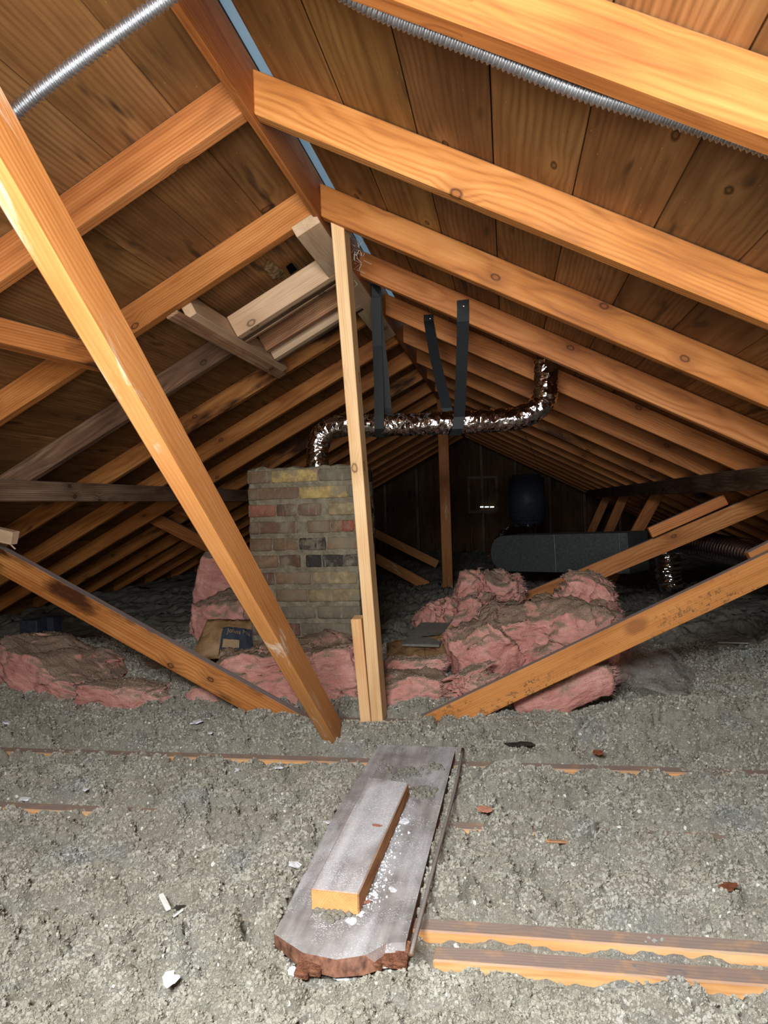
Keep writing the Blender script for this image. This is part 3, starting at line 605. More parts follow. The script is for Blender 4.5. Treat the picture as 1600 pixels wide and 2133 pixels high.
# gable vent box in the far wall
gv = empty('gable_vent', Py(1006, 1030, 10.93)); tag(gv, 'small gable vent with slits of daylight in the far wall', 'vent')
gc = Py(1006, 1030, 10.93)
for (dx, dz, wx, wz) in ((0,.26,.46,.04),(0,-.26,.46,.04),(-.21,0,.04,.48),(.21,0,.04,.48)):
    beam('vent_frame', gc+Vector((dx-wx/2,0,dz)), gc+Vector((dx+wx/2,0,dz)), .03, wz, (0,0,1), M['old'], parent=gv)
sl = NT('daylight_slit'); sl.b.inputs['Emission Color'].default_value = (.9,1,1,1); sl.b.inputs['Emission Strength'].default_value = 1.4; slm = sl.done((.8,.8,.8))
for i in range(3):
    q = Py(1003+i*11, 1056, 10.9); beam('daylight_slit', q-Vector((.03 if i else .02,0,0)), q+Vector((.03,0,0)), .008, .018, (0,0,1), slm, parent=gv)
# ------------------------------------------------------------------ plank and the short timber on it
zt = .022
c = [Pz(571, 1945, zt), Pz(632, 1985, zt), Pz(700, 1999, zt), Pz(760, 1990, zt), Pz(805, 1965, zt), Pz(846, 1962, zt), Pz(950, 1556, zt), Pz(790, 1551, zt), Pz(700, 1690, zt), Pz(612, 1862, zt)]
c_plank = list(c); ctr = sum(c, Vector())/len(c); ax = ((c[6]+c[7])/2-(c[0]+c[5])/2); ax.z = 0; ax.normalize(); yy = Vector((0,0,1)).cross(ax)
Mp = Matrix((ax, yy, Vector((0,0,1)))).transposed().to_4x4(); Mp.translation = ctr; Mi = Mp.inverted()
bm = bmesh.new(); tp = [bm.verts.new(Mi@v) for v in c]
jag = [0, .012, .02, .03, .055, .05, 0, 0, 0, 0]
bt = [bm.verts.new(Mi@v+Vector((-j*.6, 0, -.022))) for v, j in zip(c, jag)]
bm.faces.new(tp)
bm.faces.new(bt[::-1])
for i in range(len(c)): j = (i+1) % len(c); bm.faces.new((tp[i], bt[i], bt[j], tp[j]))
bmesh.ops.recalc_face_normals(bm, faces=bm.faces); bmesh.ops.triangulate(bm, faces=[f for f in bm.faces if len(f.verts) > 4])
pl = link('plank', bm_mesh(bm, 'plank'), M['dusty_plank'], None, Mp); tag(pl, 'wide dusty grey plank with a broken near end, laid over the joists', 'plank')
# torn red-brown end grain splinters
for i in range(9):
    t = i/8; q0 = Pz(640+t*200, 1996-6*math.sin(t*3.1)-18*t, .012); 
    beam('torn_edge', q0+Vector((0,-.03-.01*random.random(),-.008)), q0+Vector((0,.02,.0)), .024, .012, (0,0,1), M['torn'], parent=pl, bev=.002, cuts=2, wob=.004, color=(1,1,1))
# short timber: top face corners
zb = zt+.040
c = [Pz(647, 1851, zb), Pz(747, 1862, zb), Pz(851, 1630, zb), Pz(768, 1619, zb)]
dn = Vector((0,0,-.039))
o = hexa('timber_offcut', [c[0]+dn, c[1]+dn, c[1], c[0], c[3]+dn, c[2]+dn, c[2], c[3]], M['dusty_block'], bev=.0025); tag(o, 'short powder-dusted timber offcut with an orange sawn end, lying on the plank', 'timber')
eg = wood('end_grain', (.42, .19, .06), (.62, .34, .12), (.75, .46, .20), knots=.1, ring=34, stain=.05)
ee = (c[1]-c[0]).normalized(); fn = ee.cross(Vector((0,0,1))); fn = fn if fn.y < 0 else -fn
q = [c[0]+dn*.97+ee*.002, c[1]+dn*.97-ee*.002, c[1]-ee*.002+dn*.04, c[0]+ee*.002+dn*.04]
hexa('sawn_end', [v+fn*.0012 for v in q]+[v-fn*.003 for v in q], eg, axis=Vector((0,1,0)), bev=0, parent=o)
o = tube('thin_rod', [Pz(964, 1560, .030), Pz(949, 1640, .030), Pz(919, 1750, .030), Pz(879, 1900, .029), Pz(856, 1990, .024)], .0042, M['old'], 8, .05); tag(o, 'thin brown rod lying along the right edge of the plank', 'rod')
o = beam('wood_strip', Pz(678, 1760, .004), Pz(735, 1668, .004), .012, .012, (0,0,1), M['old'], cuts=2, wob=.003); tag(o, 'narrow dark strip of wood along the left edge of the plank', 'wood strip')
o = beam('wood_sliver', Pz(675, 1762, .008), Pz(686, 1738, .008), .012, .006, (0,0,1), M['chip']); tag(o, 'orange wood sliver at the left edge of the plank', 'wood sliver')
# ------------------------------------------------------------------ loose fill insulation: displaced sheet
def _h(ix, iy, sd):
    n = (ix*374761393+iy*668265263+sd*1442695041) & 0xffffffff; n = ((n ^ (n >> 13))*1274126177) & 0xffffffff; return ((n ^ (n >> 16)) & 0xffffff)/float(0xffffff)
def vnoise(x, y, sd):
    xi = np.floor(x).astype(np.int64); yi = np.floor(y).astype(np.int64); fx = x-xi; fy = y-yi
    u = fx*fx*fx*(fx*(fx*6-15)+10); v = fy*fy*fy*(fy*(fy*6-15)+10)
    def g(a, b, dx, dy):
        t = _h(a, b, sd)*2*np.pi; return np.cos(t)*dx+np.sin(t)*dy
    return ((g(xi,yi,fx,fy)*(1-u)+g(xi+1,yi,fx-1,fy)*u)*(1-v)+(g(xi,yi+1,fx,fy-1)*(1-u)+g(xi+1,yi+1,fx-1,fy-1)*u)*v)*1.4
def fbm(x, y, sd, o=4, g=.5):
    r = 0; a = 1
    for i in range(o): r = r+a*vnoise(x*2**i, y*2**i, sd+i*7); a *= g
    return r
def worley(x, y, sd):
    xi = np.floor(x).astype(np.int64); yi = np.floor(y).astype(np.int64); d1 = np.full(x.shape, 9.0)
    for i in (-1,0,1):
        for j in (-1,0,1):
            cx, cy = xi+i, yi+j; dx = cx+_h(cx, cy, sd)-x; dy = cy+_h(cx, cy, sd+5)-y; d1 = np.minimum(d1, dx*dx+dy*dy)
    return np.sqrt(d1)
def worley2(x, y, sd):
    xi = np.floor(x).astype(np.int64); yi = np.floor(y).astype(np.int64); d1 = np.full(x.shape, 9.0); d2 = np.full(x.shape, 9.0)
    for i in (-1,0,1):
        for j in (-1,0,1):
            cx, cy = xi+i, yi+j; dx = cx+_h(cx, cy, sd)-x; dy = cy+_h(cx, cy, sd+5)-y; d = dx*dx+dy*dy
            d2 = np.minimum(d2, np.maximum(d1, d)); d1 = np.minimum(d1, d)
    return np.sqrt(d1), np.sqrt(d2)-np.sqrt(d1)
def axis(segs):
    out = []
    for a, b, s in segs: out.append(np.arange(a, b, s))
    return np.concatenate(out)
GX = axis([(-3.25,-1.6,.022),(-1.6,-.75,.0075),(-.75,1.5,.0048),(1.5,2.0,.009),(2.0,3.25,.022)])
GY = axis([(.35,.85,.02),(.85,2.0,.0048),(2.0,2.75,.006),(2.75,3.8,.0115),(3.8,6.5,.03),(6.5,10.9,.09)])
def sm(a, b, x): t = np.clip((x-a)/(b-a), 0, 1); return t*t*(3-2*t)
def ground(x, y):
    wx = x+.02*fbm(x*14, y*14, 3, 3); wy = y+.02*fbm(x*14+7, y*14, 4, 3)
    amp = .55+.6*sm(-.25, .35, fbm(x*2.3, y*2.3, 60, 2))
    h = .0+.020*fbm(x*2.6, y*2.6, 11, 3)+.012*sm(2.6, 3.0, y)
    w1, e1 = worley2(wx*8, wy*8, 21); w2, e2 = worley2(wx*21, wy*21, 22); w3 = worley(x*58+.4*fbm(x*40, y*40, 5, 2), y*58, 23); w4 = worley(x*125, y*125, 24)
    h = h+amp*(.048*(.40-w1*w1)+.028*(.35-w2*w2)+.013*(.35-w3*w3))+.0034*(.35-w4*w4)-amp*(.022*np.exp(-(e1/.10)**2)+.011*np.exp(-(e2/.14)**2))+.003*fbm(x*90, y*90, 31, 2, .65)
    h = h+.030*sm(2.25, 2.6, y)*fbm(x*1.9+3, y*1.9, 41, 2)
    # mounds
    for mx, my, rx, ry, hh in ((1.02,2.42,.40,.15,.055),(1.55,2.6,.5,.3,.06),(-.55,2.3,.9,.12,.03),(-1.7,3.0,.8,.5,.08),(-.9,3.6,.7,.4,.08),(2.1,3.3,.8,.6,.09),(.8,4.2,1.2,.5,.04),(-.3,1.63,.35,.12,.02),(-.1,1.27,.32,.07,.022),(.0,1.25,.5,.18,.015)):
        h = h+hh*np.exp(-((x-mx)/rx)**2-((y-my)/ry)**2)
    # joists that show: thin the fill just in front of and on them
    wob = .012*fbm(x*12, y*3, 51, 3)
    def strip(yj, xa, xb, dep, fr=.05, bk=.05, soft=.12):
        m = sm(xa-soft, xa, x)*(1-sm(xb, xb+soft, x)); k = sm(yj-fr+wob-.02, yj-fr+wob+.01, y)*(1-sm(yj+bk+wob, yj+bk+wob+.03, y)); return m*k, dep
    for (yj, xa, xb, dep, fr) in ((YJ-.055,.46,.90,-.040,.05),(YJ-.03,.46,2.0,-.022,.02),(YJ,.50,2.2,-.010,.0),(YJ+.812,-.75,.2,-.014,.012),(YJ+.812,.42,.98,-.014,.014),(YJ+.812,-1.3,-1.0,-.016,.012),(YJ+.406,.86,.99,-.012,.01),(YJ+.406,-.78,-.35,-.008,.0),(YJ+1.218,-.1,.36,-.022,.05)):
        m, dep = strip(yj, xa, xb, dep, fr); lump = .007*fbm(x*30, y*30, 77, 3)+.012*fbm(x*7, y*4, 78, 2)
        h = h*(1-m)+m*(dep+lump)
    # under the plank
    h = np.where(inpoly(x, y, PLANK), np.minimum(h, -.006), h)
    ee_ = 1-sm(.10, .16, np.hypot(x-NE.x, (y-NE.y)*1.5)); h = h*(1-ee_)+ee_*np.minimum(h, -.016+.3*h)
    # a hollow with scraps
    h = h-.032*np.exp(-((x-HOL.x)/.030)**2-((y-HOL.y)/.022)**2)
    return h
PLANK = [(v.x, v.y) for v in c_plank]
def inpoly(x, y, poly):
    r_ = np.zeros(x.shape, bool); n_ = len(poly)
    for i_ in range(n_):
        (xa_, ya_), (xb_, yb_) = poly[i_], poly[(i_+1) % n_]
        if ya_ == yb_: continue
        r_ ^= ((ya_ > y) != (yb_ > y)) & (x < (xb_-xa_)*(y-ya_)/(yb_-ya_)+xa_)
    return r_
NE = Pz(690, 1995, 0)
HOL = Pz(375, 1905, 0)
def gz(x, y): return float(ground(np.array([x]), np.array([y]))[0])
X, Y = np.meshgrid(GX, GY); Z = ground(X, Y); nx, ny = len(GX), len(GY)
co = np.stack([X, Y, Z], -1).reshape(-1, 3).astype(np.float32)
jit = (rng.random((nx*ny, 2))-.5)*.0012; co[:, :2] += jit.astype(np.float32)
idx = np.arange(nx*ny).reshape(ny, nx); q = np.stack([idx[:-1,:-1], idx[:-1,1:], idx[1:,1:], idx[1:,:-1]], -1).reshape(-1, 4)
me = bpy.data.meshes.new('loose_insulation'); me.vertices.add(len(co)); me.vertices.foreach_set('co', co.ravel()); me.loops.add(q.size); me.loops.foreach_set('vertex_index', q.ravel().astype(np.int32))
me.polygons.add(len(q)); me.polygons.foreach_set('loop_start', np.arange(0, q.size, 4, dtype=np.int32)); me.polygons.foreach_set('loop_total', np.full(len(q), 4, dtype=np.int32)); me.polygons.foreach_set('use_smooth', np.ones(len(q), dtype=bool)); me.update(calc_edges=True)
o = link('loose_insulation', me, M['insul']); tag(o, 'lumpy grey-brown loose insulation covering the attic floor between joists', 'insulation', kind='stuff')
def tuftmat(name, lo, mid, hi):
    s = NT(name); oi = s.n('ObjectInfo'); g = s.n('NewGeometry'); ps = g.outputs['Position']
    f = s.math('ADD', s.math('MULTIPLY', s.noise(ps, 9, 5, .65), .65), s.math('ADD', s.math('MULTIPLY', oi.outputs['Random'], .13), s.math('MULTIPLY', s.noise(ps, 420, 2, .7), .22)))
    c = s.ramp(f, [(.30, lo), (.5, mid), (.72, hi)])
    c = s.mix(s.math('GREATER_THAN', s.math('FRACT', s.math('MULTIPLY', oi.outputs['Random'], 91.0)), .985), c, (.80, .76, .66))
    c = s.mix(s.math('MULTIPLY', s.mr(s.noise(s.mapc(ps, (1,1,1), (4.1, 2.2, 0)), 4.2, 3, .6), .56, .72), .5), c, (.34, .37, .38))
    s.bump(s.noise(ps, 600, 3, .8), .8, .003); return s.done(c, .97, .05)
M['tuft'] = tuftmat('insulation_tufts', (.22, .20, .145), (.43, .40, .315), (.63, .60, .52))
M['grit'] = tuftmat('batt_grit', (.12, .095, .06), (.30, .25, .17), (.52, .45, .33))
def tuft_group():
    g = bpy.data.node_groups.new('tufts', 'GeometryNodeTree')
    g.interface.new_socket('Geometry', in_out='INPUT', socket_type='NodeSocketGeometry'); g.interface.new_socket('Material', in_out='INPUT', socket_type='NodeSocketMaterial'); g.interface.new_socket('Geometry', in_out='OUTPUT', socket_type='NodeSocketGeometry')
    N = g.nodes.new; gi = N('NodeGroupInput'); go = N('NodeGroupOutput'); ico = N('GeometryNodeMeshIcoSphere'); ico.inputs['Radius'].default_value = 1; ico.inputs['Subdivisions'].default_value = 3
    sp = N('GeometryNodeSetPosition'); nz = N('ShaderNodeTexNoise'); nz.inputs['Scale'].default_value = 2.2; nz.inputs['Detail'].default_value = 3
    sub = N('ShaderNodeVectorMath'); sub.operation = 'SUBTRACT'; sub.inputs[1].default_value = (.5,.5,.5); sc2 = N('ShaderNodeVectorMath'); sc2.operation = 'SCALE'; sc2.inputs['Scale'].default_value = 1.7
    L = g.links.new; L(nz.outputs['Color'], sub.inputs[0]); L(sub.outputs[0], sc2.inputs[0]); L(sc2.outputs[0], sp.inputs['Offset']); L(ico.outputs[0], sp.inputs['Geometry'])
    sm_ = N('GeometryNodeSetMaterial'); L(sp.outputs[0], sm_.inputs[0]); L(gi.outputs[1], sm_.inputs['Material'])
    iop = N('GeometryNodeInstanceOnPoints'); L(gi.outputs[0], iop.inputs['Points']); L(sm_.outputs[0], iop.inputs['Instance'])
    rv_ = N('FunctionNodeRandomValue'); rv_.data_type = 'FLOAT_VECTOR'; rv_.inputs[1].default_value = (6.28, 6.28, 6.28); L(rv_.outputs[0], iop.inputs['Rotation'])
    at = N('GeometryNodeInputNamedAttribute'); at.data_type = 'FLOAT'; at.inputs['Name'].default_value = 'size'
    r2 = N('FunctionNodeRandomValue'); r2.data_type = 'FLOAT_VECTOR'; r2.inputs[0].default_value = (.6,.6,.45); r2.inputs[1].default_value = (1.5,1.3,1.0)
    m2 = N('ShaderNodeVectorMath'); m2.operation = 'SCALE'; L(r2.outputs[0], m2.inputs[0]); L(at.outputs['Attribute'], m2.inputs['Scale']); L(m2.outputs[0], iop.inputs['Scale'])
    L(iop.outputs[0], go.inputs[0]); return g
TG = tuft_group()
def tufts(name, pts, sizes, mat, parent=None, mw=None):
    me = bpy.data.meshes.new(name); me.vertices.add(len(pts)); me.vertices.foreach_set('co', np.asarray(pts, dtype=np.float32).ravel())
    at = me.attributes.new('size', 'FLOAT', 'POINT'); at.data.foreach_set('value', np.asarray(sizes, dtype=np.float32))
    o = bpy.data.objects.new(name, me); COL.objects.link(o); me.materials.append(mat)
    md = o.modifiers.new('tufts', 'NODES'); md.node_group = TG; md[[i.identifier for i in TG.interface.items_tree if i.name == 'Material'][0]] = mat
    if parent: o.parent = parent
    o['kind'] = 'stuff'; return o
NT_ = 520000
ty = 0.95+ (3.6-.95)*rng.random(NT_)**1.35; tw = .75+ty*.62
tx = .57-ty*.174+(rng.random(NT_)*2-1)*tw
tz = ground(tx, ty); gy = ground(tx, ty+.006); 
tsz = (.0009+.0027*rng.random(NT_)**3.6)*(1+.22*(ty-1))
onj = np.zeros(NT_, bool)
for yj in (YJ, YJ+.406, YJ+.812, YJ+1.218, YJ-.055): onj |= (ty > yj-.004) & (ty < yj+TH+.004) & (tz < -.003)
keep = ~onj & ~inpoly(tx, ty, PLANK)
tufts('tuft_layer', np.stack([tx, ty, tz+tsz*.15], -1)[keep], tsz[keep], M['tuft'], o)
# ------------------------------------------------------------------ pink batts
def batt(name, ctr, size, rot, lab, n=26, wild=.25, bend=0.0, mat=None, ragged=0.0, seed=0, parent=None, dustc=None, pw=.45):
    """soft squared-off blob of fibreglass"""
    bm = bmesh.new(); bmesh.ops.create_cube(bm, size=2.0); bmesh.ops.subdivide_edges(bm, edges=bm.edges, cuts=n, use_grid_fill=True)
    from mathutils import Euler
    E = Euler(rot).to_matrix(); mnsz = min(size)
    for v in bm.verts:
        p = v.co.copy(); s = p.normalized(); p = p.lerp(s*1.25, pw)
        q = Vector((p.x*size[0], p.y*size[1], p.z*size[2]))
        o3 = Vector((seed*3.1, seed*1.7, 0))
        q += mn.noise_vector(q*7+o3)*mnsz*wild*1.6+mn.noise_vector(q*19+o3)*mnsz*wild*.42+mn.noise_vector(q*48+o3)*mnsz*wild*.34+mn.noise_vector(q*110+o3)*mnsz*wild*.16
        lay = mn.noise(Vector((q.x*3, q.y*3, q.z*60+seed))); 
        if ragged: q.x += lay*ragged*abs(p.x)+mn.noise(Vector((q.y*25, q.z*30, seed)))*ragged*.8*abs(p.x)
        q.z += bend*(p.x**2-.3)
        v.co = q
    Mt = E.to_4x4(); Mt.translation = Vector(ctr); bm.normal_update(); fs = list(bm.faces); gp = []; fv = []; ff = []
    rr = random.Random(seed)
    for _ in range(5200):
        f = rr.choice(fs); v = [w_.co for w_ in f.verts]; a_, b_ = rr.random(), rr.random(); p = v[0].lerp(v[1], a_).lerp(v[3].lerp(v[2], a_), b_); nw = E @ f.normal
        if _ % 2 == 0 and nw.z+mn.noise(p*6+Vector((seed, 0, 0)))*.9 > .42: gp.append(p)
        elif _ % 2 and nw.z < .8:
            ln = .006+.016*rr.random(); d_ = (Vector((1, rr.gauss(0, .35), rr.gauss(0, .35)))+f.normal*rr.uniform(.1, .55)).normalized(); sd = d_.cross(f.normal).normalized()*.00035; k = len(fv); md_ = p+d_*ln*.5+Vector((0, rr.gauss(0, .0012), rr.gauss(0, .0012)))
            fv += [p-sd, p+sd, md_+sd, md_-sd, p+d_*ln]; ff += [(k, k+1, k+2, k+3), (k+3, k+2, k+4)]
    me = bm_mesh(bm, name, True)
    o = link(name, me, mat or M['pink'], parent, Mt)
    if gp: tufts('grit', gp, [.0008+.0022*rr.random()**2 for _ in gp], M['grit'], o)
    fm = bpy.data.meshes.new('fibres'); fm.from_pydata([tuple(v) for v in fv], [], ff); fo = link('fibres', fm, M['pinkfibre']); fo.parent = o; fo['kind'] = 'stuff'
    if lab: tag(o, lab, 'insulation')
    return o
def bat(lab, px, py, y, hw, hh, dep, rx=0, ry=0, rz=0, **k):
    """centre at pixel in plane y, half width/height in pixels at that depth"""
    c = Py(px, py, y); f = (c-CAM).dot(F)/FPX
    return batt('fibreglass_batt', c, (hw*f, dep, hh*f), (rx, ry, rz), lab, **k)
bat('pink fibreglass batt with a grit-covered top and ragged left end, at far left', 125, 1400, 2.80, 108, 52, .17, ry=.30, rz=-.12, wild=.22, ragged=.05, seed=1, n=34)
bat('flattened pink batt strip lying right of the ragged left batt', 262, 1446, 2.62, 95, 24, .07, ry=.06, wild=.35, ragged=.03, seed=2, n=28)
bat('small dusty pinkish wad behind the left brace', 345, 1425, 3.0, 80, 30, .12, ry=.1, wild=.4, seed=12, n=22)
bat('pink batt standing on edge against the left side of the chimney', 462, 1248, 3.55, 50, 88, .09, ry=.25, wild=.22, seed=3, n=26)
bat('dust-covered pink batt roll leaning on the chimney, above the paper facing', 478, 1300, 3.30, 62, 55, .12, ry=-.25, wild=.25, seed=4, n=24)
bat('wide dusty pink batt lying in front of the chimney between brace and post', 612, 1405, 2.86, 150, 62, .17, ry=-.10, rz=.05, wild=.25, seed=5, n=38)
bat('small pink tuft under the lower end of the stained left brace', 430, 1452, 2.66, 34, 24, .05, wild=.3, ragged=.03, seed=6, n=18)
bat('dark pink batt wedge between the post and the wide batt', 752, 1420, 2.95, 26, 55, .10, wild=.3, seed=16, n=18)
bat('thin pink strip just right of the new post', 868, 1387, 2.95, 62, 15, .05, ry=.02, wild=.5, seed=7, n=24)
bat('dust-covered batt piece at the foot of the new post on its right', 862, 1440, 2.78, 62, 38, .12, wild=.3, seed=8, n=24)
bat('ragged pale pink tuft beside the lower part of the right brace', 985, 1430, 2.72, 48, 36, .06, ry=-.35, wild=.45, ragged=.07, seed=9, n=28)
bat('crumpled pink batt in the back cluster, top lump', 1020, 1240, 3.75, 58, 42, .12, wild=.5, seed=10, n=28)
bat('crumpled pink batt in the back cluster, left lump', 935, 1290, 3.65, 48, 40, .12, wild=.5, seed=11, n=28)
bat('crumpled pink batt in the back cluster, centre lump with pale rim', 990, 1285, 3.55, 40, 38, .10, wild=.5, seed=15, n=26)
bat('large pink batt with a peaked torn top, heaped behind the right brace', 1135, 1330, 3.10, 145, 68, .20, ry=-.06, rz=-.08, wild=.28, seed=13, n=40)
bat('upright torn pink flap rising from the large right batt', 1212, 1262, 3.18, 52, 66, .10, ry=.45, wild=.3, ragged=.03, seed=14, n=30, pw=.25)
bat('dusty brown-pink batt half buried left of the large right batt', 1010, 1350, 3.0, 62, 60, .16, ry=-.5, wild=.25, seed=21, n=28)
bat('pink batt strip beneath the right brace beside the plastic', 1170, 1432, 2.72, 100, 34, .12, ry=-.33, wild=.25, seed=17, n=30)
# kraft-faced batt with blue print
def sheet(name, corners, mat, nu=18, nv=10, amp=.006, frq=9, seed=0, parent=None, th=.0006, bulge=0.0):
    a, b, c, d = [Vector(v) for v in corners]; N = (b-a).cross(d-a).normalized(); bm = bmesh.new(); g = []
    N = -N if N.dot(CAM-a) < 0 else N
    fn = lambda u, v: (a.lerp(b, u)).lerp(d.lerp(c, u), v)+N*((mn.noise(Vector((u*frq, v*frq*.6, seed)))+.5*abs(mn.noise(Vector((u*frq*2+v*3, v*frq*2, seed+4)))))*amp+bulge*math.sin(math.pi*u)*math.sin(math.pi*v))
    for j in range(nv+1): g.append([bm.verts.new(fn(i/nu, j/nv)) for i in range(nu+1)])
    for j in range(nv):
        for i in range(nu): bm.faces.new((g[j][i], g[j][i+1], g[j+1][i+1], g[j+1][i]))
    o = link(name, bm_mesh(bm, name, True), mat, parent)
    md = o.modifiers.new('thick', 'SOLIDIFY'); md.thickness = th
    return o, fn
kf, kfn = sheet('kraft_facing', [Py(398, 1372, 2.92), Py(532, 1374, 3.0), Py(527, 1290, 3.1), Py(432, 1290, 3.05)], M['kraft'], amp=.012, bulge=.035, seed=2); tag(kf, 'brown kraft paper facing printed in blue, below the chimney batts', 'paper')
def decal(name, fn, pts, mat, parent, off=.006, nu=18):
    u0, u1, v0, v1 = pts; bm = bmesh.new(); g = []
    for j in range(7): g.append([bm.verts.new(fn(u0+(u1-u0)*i/nu, v0+(v1-v0)*j/6)+Vector((0,-off,off*.3))) for i in range(nu+1)])
    for j in range(6):
        for i in range(nu): bm.faces.new((g[j][i], g[j][i+1], g[j+1][i+1], g[j+1][i]))
    return link(name, bm_mesh(bm, name, True), mat, parent)
def text_on(name, body, fn, u0, v0, size_u, size_v, mat, parent, off=.010):
    cu = bpy.data.curves.new(name, 'FONT'); cu.body = body; cu.size = 1; cu.resolution_u = 2; to = bpy.data.objects.new(name, cu); COL.objects.link(to)
    dg = bpy.context.evaluated_depsgraph_get(); me = bpy.data.meshes.new_from_object(to.evaluated_get(dg)); COL.objects.unlink(to); bpy.data.objects.remove(to)
    xs = [v.co.x for v in me.vertices]; w_ = max(xs)
    for v in me.vertices: v.co = fn(u0+v.co.x/w_*size_u, v0+v.co.y*size_v)+Vector((0,-off,off*.3))
    return link(name, me, mat, parent)
decal('blue_print_panel', kfn, (.42, .98, .18, .72), M['ink_blue'], kf)
text_on('printed_lettering', 'Johns Ma', kfn, .52, .56, .42, .16, M['ink_tan'], kf)
decal('printed_arc', kfn, (.47, .75, .22, .40), M['ink_tan'], kf, .008)
text_on('printed_lettering', 'INSUL', kfn, .42, .05, .36, .20, M['ink_dark'], kf, .009)
# crumpled printed paper behind the post
kp, kpn = sheet('crumpled_paper', [Py(806, 1372, 3.05), Py(962, 1372, 3.02), Py(957, 1316, 3.2), Py(806, 1338, 3.25)], M['kraft'], amp=.02, seed=9); tag(kp, 'crumpled yellow-brown printed paper behind the new post, to its right', 'paper')
decal('printed_mark', kpn, (.60, .68, .35, .78), M['ink_red'], kp); decal('printed_line', kpn, (.52, .525, .1, .9), M['ink_dark'], kp); decal('printed_line', kpn, (.80, .808, .1, .95), M['ink_dark'], kp)
o, _ = sheet('paper_flap', [Py(918, 1326, 3.1), Py(938, 1300, 3.12), Py(952, 1308, 3.16), Py(945, 1322, 3.14)], M['kraft'], 6, 4, .004, seed=5, parent=kp)
o = hexa('grey_board', [Py(838, 1346, 3.12), Py(915, 1348, 3.08), Py(915, 1343, 3.08), Py(838, 1341, 3.12), Py(876, 1300, 3.5), Py(945, 1302, 3.5), Py(945, 1297, 3.5), Py(876, 1296, 3.5)], M['slate'], bev=0); tag(o, 'flat grey board lying tilted behind the crumpled paper', 'board')
# clear plastic sheet
bm = bmesh.new(); g = []
tl = [(1262,1405),(1290,1360),(1345,1352),(1400,1365),(1440,1400),(1462,1445),(1500,1470),(1560,1480),(1640,1480)]
bl = [(1250,1425),(1300,1432),(1330,1445),(1375,1453),(1420,1458),(1455,1463),(1500,1482),(1560,1492),(1640,1500)]
NU = 40; NV = 12
for j in range(NV+1):
    row = []
    for i in range(NU+1):
        t = i/NU*(len(tl)-1); k = min(int(t), len(tl)-2); f = t-k
        T = Vector(tl[k]).lerp(Vector(tl[k+1]), f); B = Vector(bl[k]).lerp(Vector(bl[k+1]), f); v = j/NV
        P2 = T.lerp(B, v); yv = 3.05-.45*v
        fold = abs(mn.noise(Vector((i*.16+j*.22, j*.30-i*.05, 1))))*.05+mn.noise(Vector((i*.5, j*.7, 5)))*.012
        row.append(bm.verts.new(Py(P2.x, P2.y, yv)+Vector((0,-.35,.6))*fold+Vector((0,0,.014))))
    g.append(row)
for j in range(NV):
    for i in range(NU): bm.faces.new((g[j][i], g[j][i+1], g[j+1][i+1], g[j+1][i]))
o = link('plastic_sheet', bm_mesh(bm, 'plastic_sheet', True), M['plastic']); tag(o, 'crumpled clear plastic sheet on the insulation under the right brace', 'plastic sheet')
# black electrical box and its cables
q = Py(70, 1312, 2.98)
jb = beam('junction_box', q+Vector((-.045,0,0)), q+Vector((.045,0,0)), .08, .10, (0,0,1), M['blackbox'], bev=.004); tag(jb, 'dark electrical box behind the ragged left batt', 'electrical box')
q2 = Py(106, 1303, 3.05); beam('box_extension', q2+Vector((-.03,0,0)), q2+Vector((.035,0,0)), .07, .09, (0,0,1), M['blackbox'], bev=.003, parent=jb)
for i, dy in enumerate((0, 14)):
    o = tube('cable', [Py(-30, 1358+dy, 2.95), Py(5, 1346+dy, 2.96), Py(30, 1335+dy*.6, 2.97), Py(54, 1322+dy*.3, 2.98)], .004, M['cable'], 8, .02); tag(o, ['upper', 'lower'][i]+' grey cable running from the left edge into the electrical box', 'cable')
# ------------------------------------------------------------------ small debris
def chip(name, px, py, sz, mat, lab, cat, group=None, flat=.35, z=None, elong=1.0, rz=None):
    p = Pz(px, py, 0.0)
    for _ in range(3): p = Pz(px, py, gz(p.x, p.y) if z is None else z)
    bm = bmesh.new(); bmesh.ops.create_icosphere(bm, subdivisions=2, radius=1.0)
    sd = Vector((px, py, 0))*.37
    for v in bm.verts:
        n = mn.noise_vector(v.co*2.3+sd)*.75; v.co += n; v.co.z = max(-.4, min(.5, v.co.z))
        v.co = Vector((v.co.x*sz*elong, v.co.y*sz, v.co.z*sz*flat))
    o = link(name, bm_mesh(bm, name), mat, None, Matrix.Translation(p+Vector((0,0,sz*flat*.35+(.006 if z is None else 0)))) @ Matrix.Rotation(rz if rz is not None else random.uniform(0, 3), 4, 'Z') @ Matrix.Rotation(random.uniform(-.3,.3), 4, 'X'))
    tag(o, lab, cat, group); return o
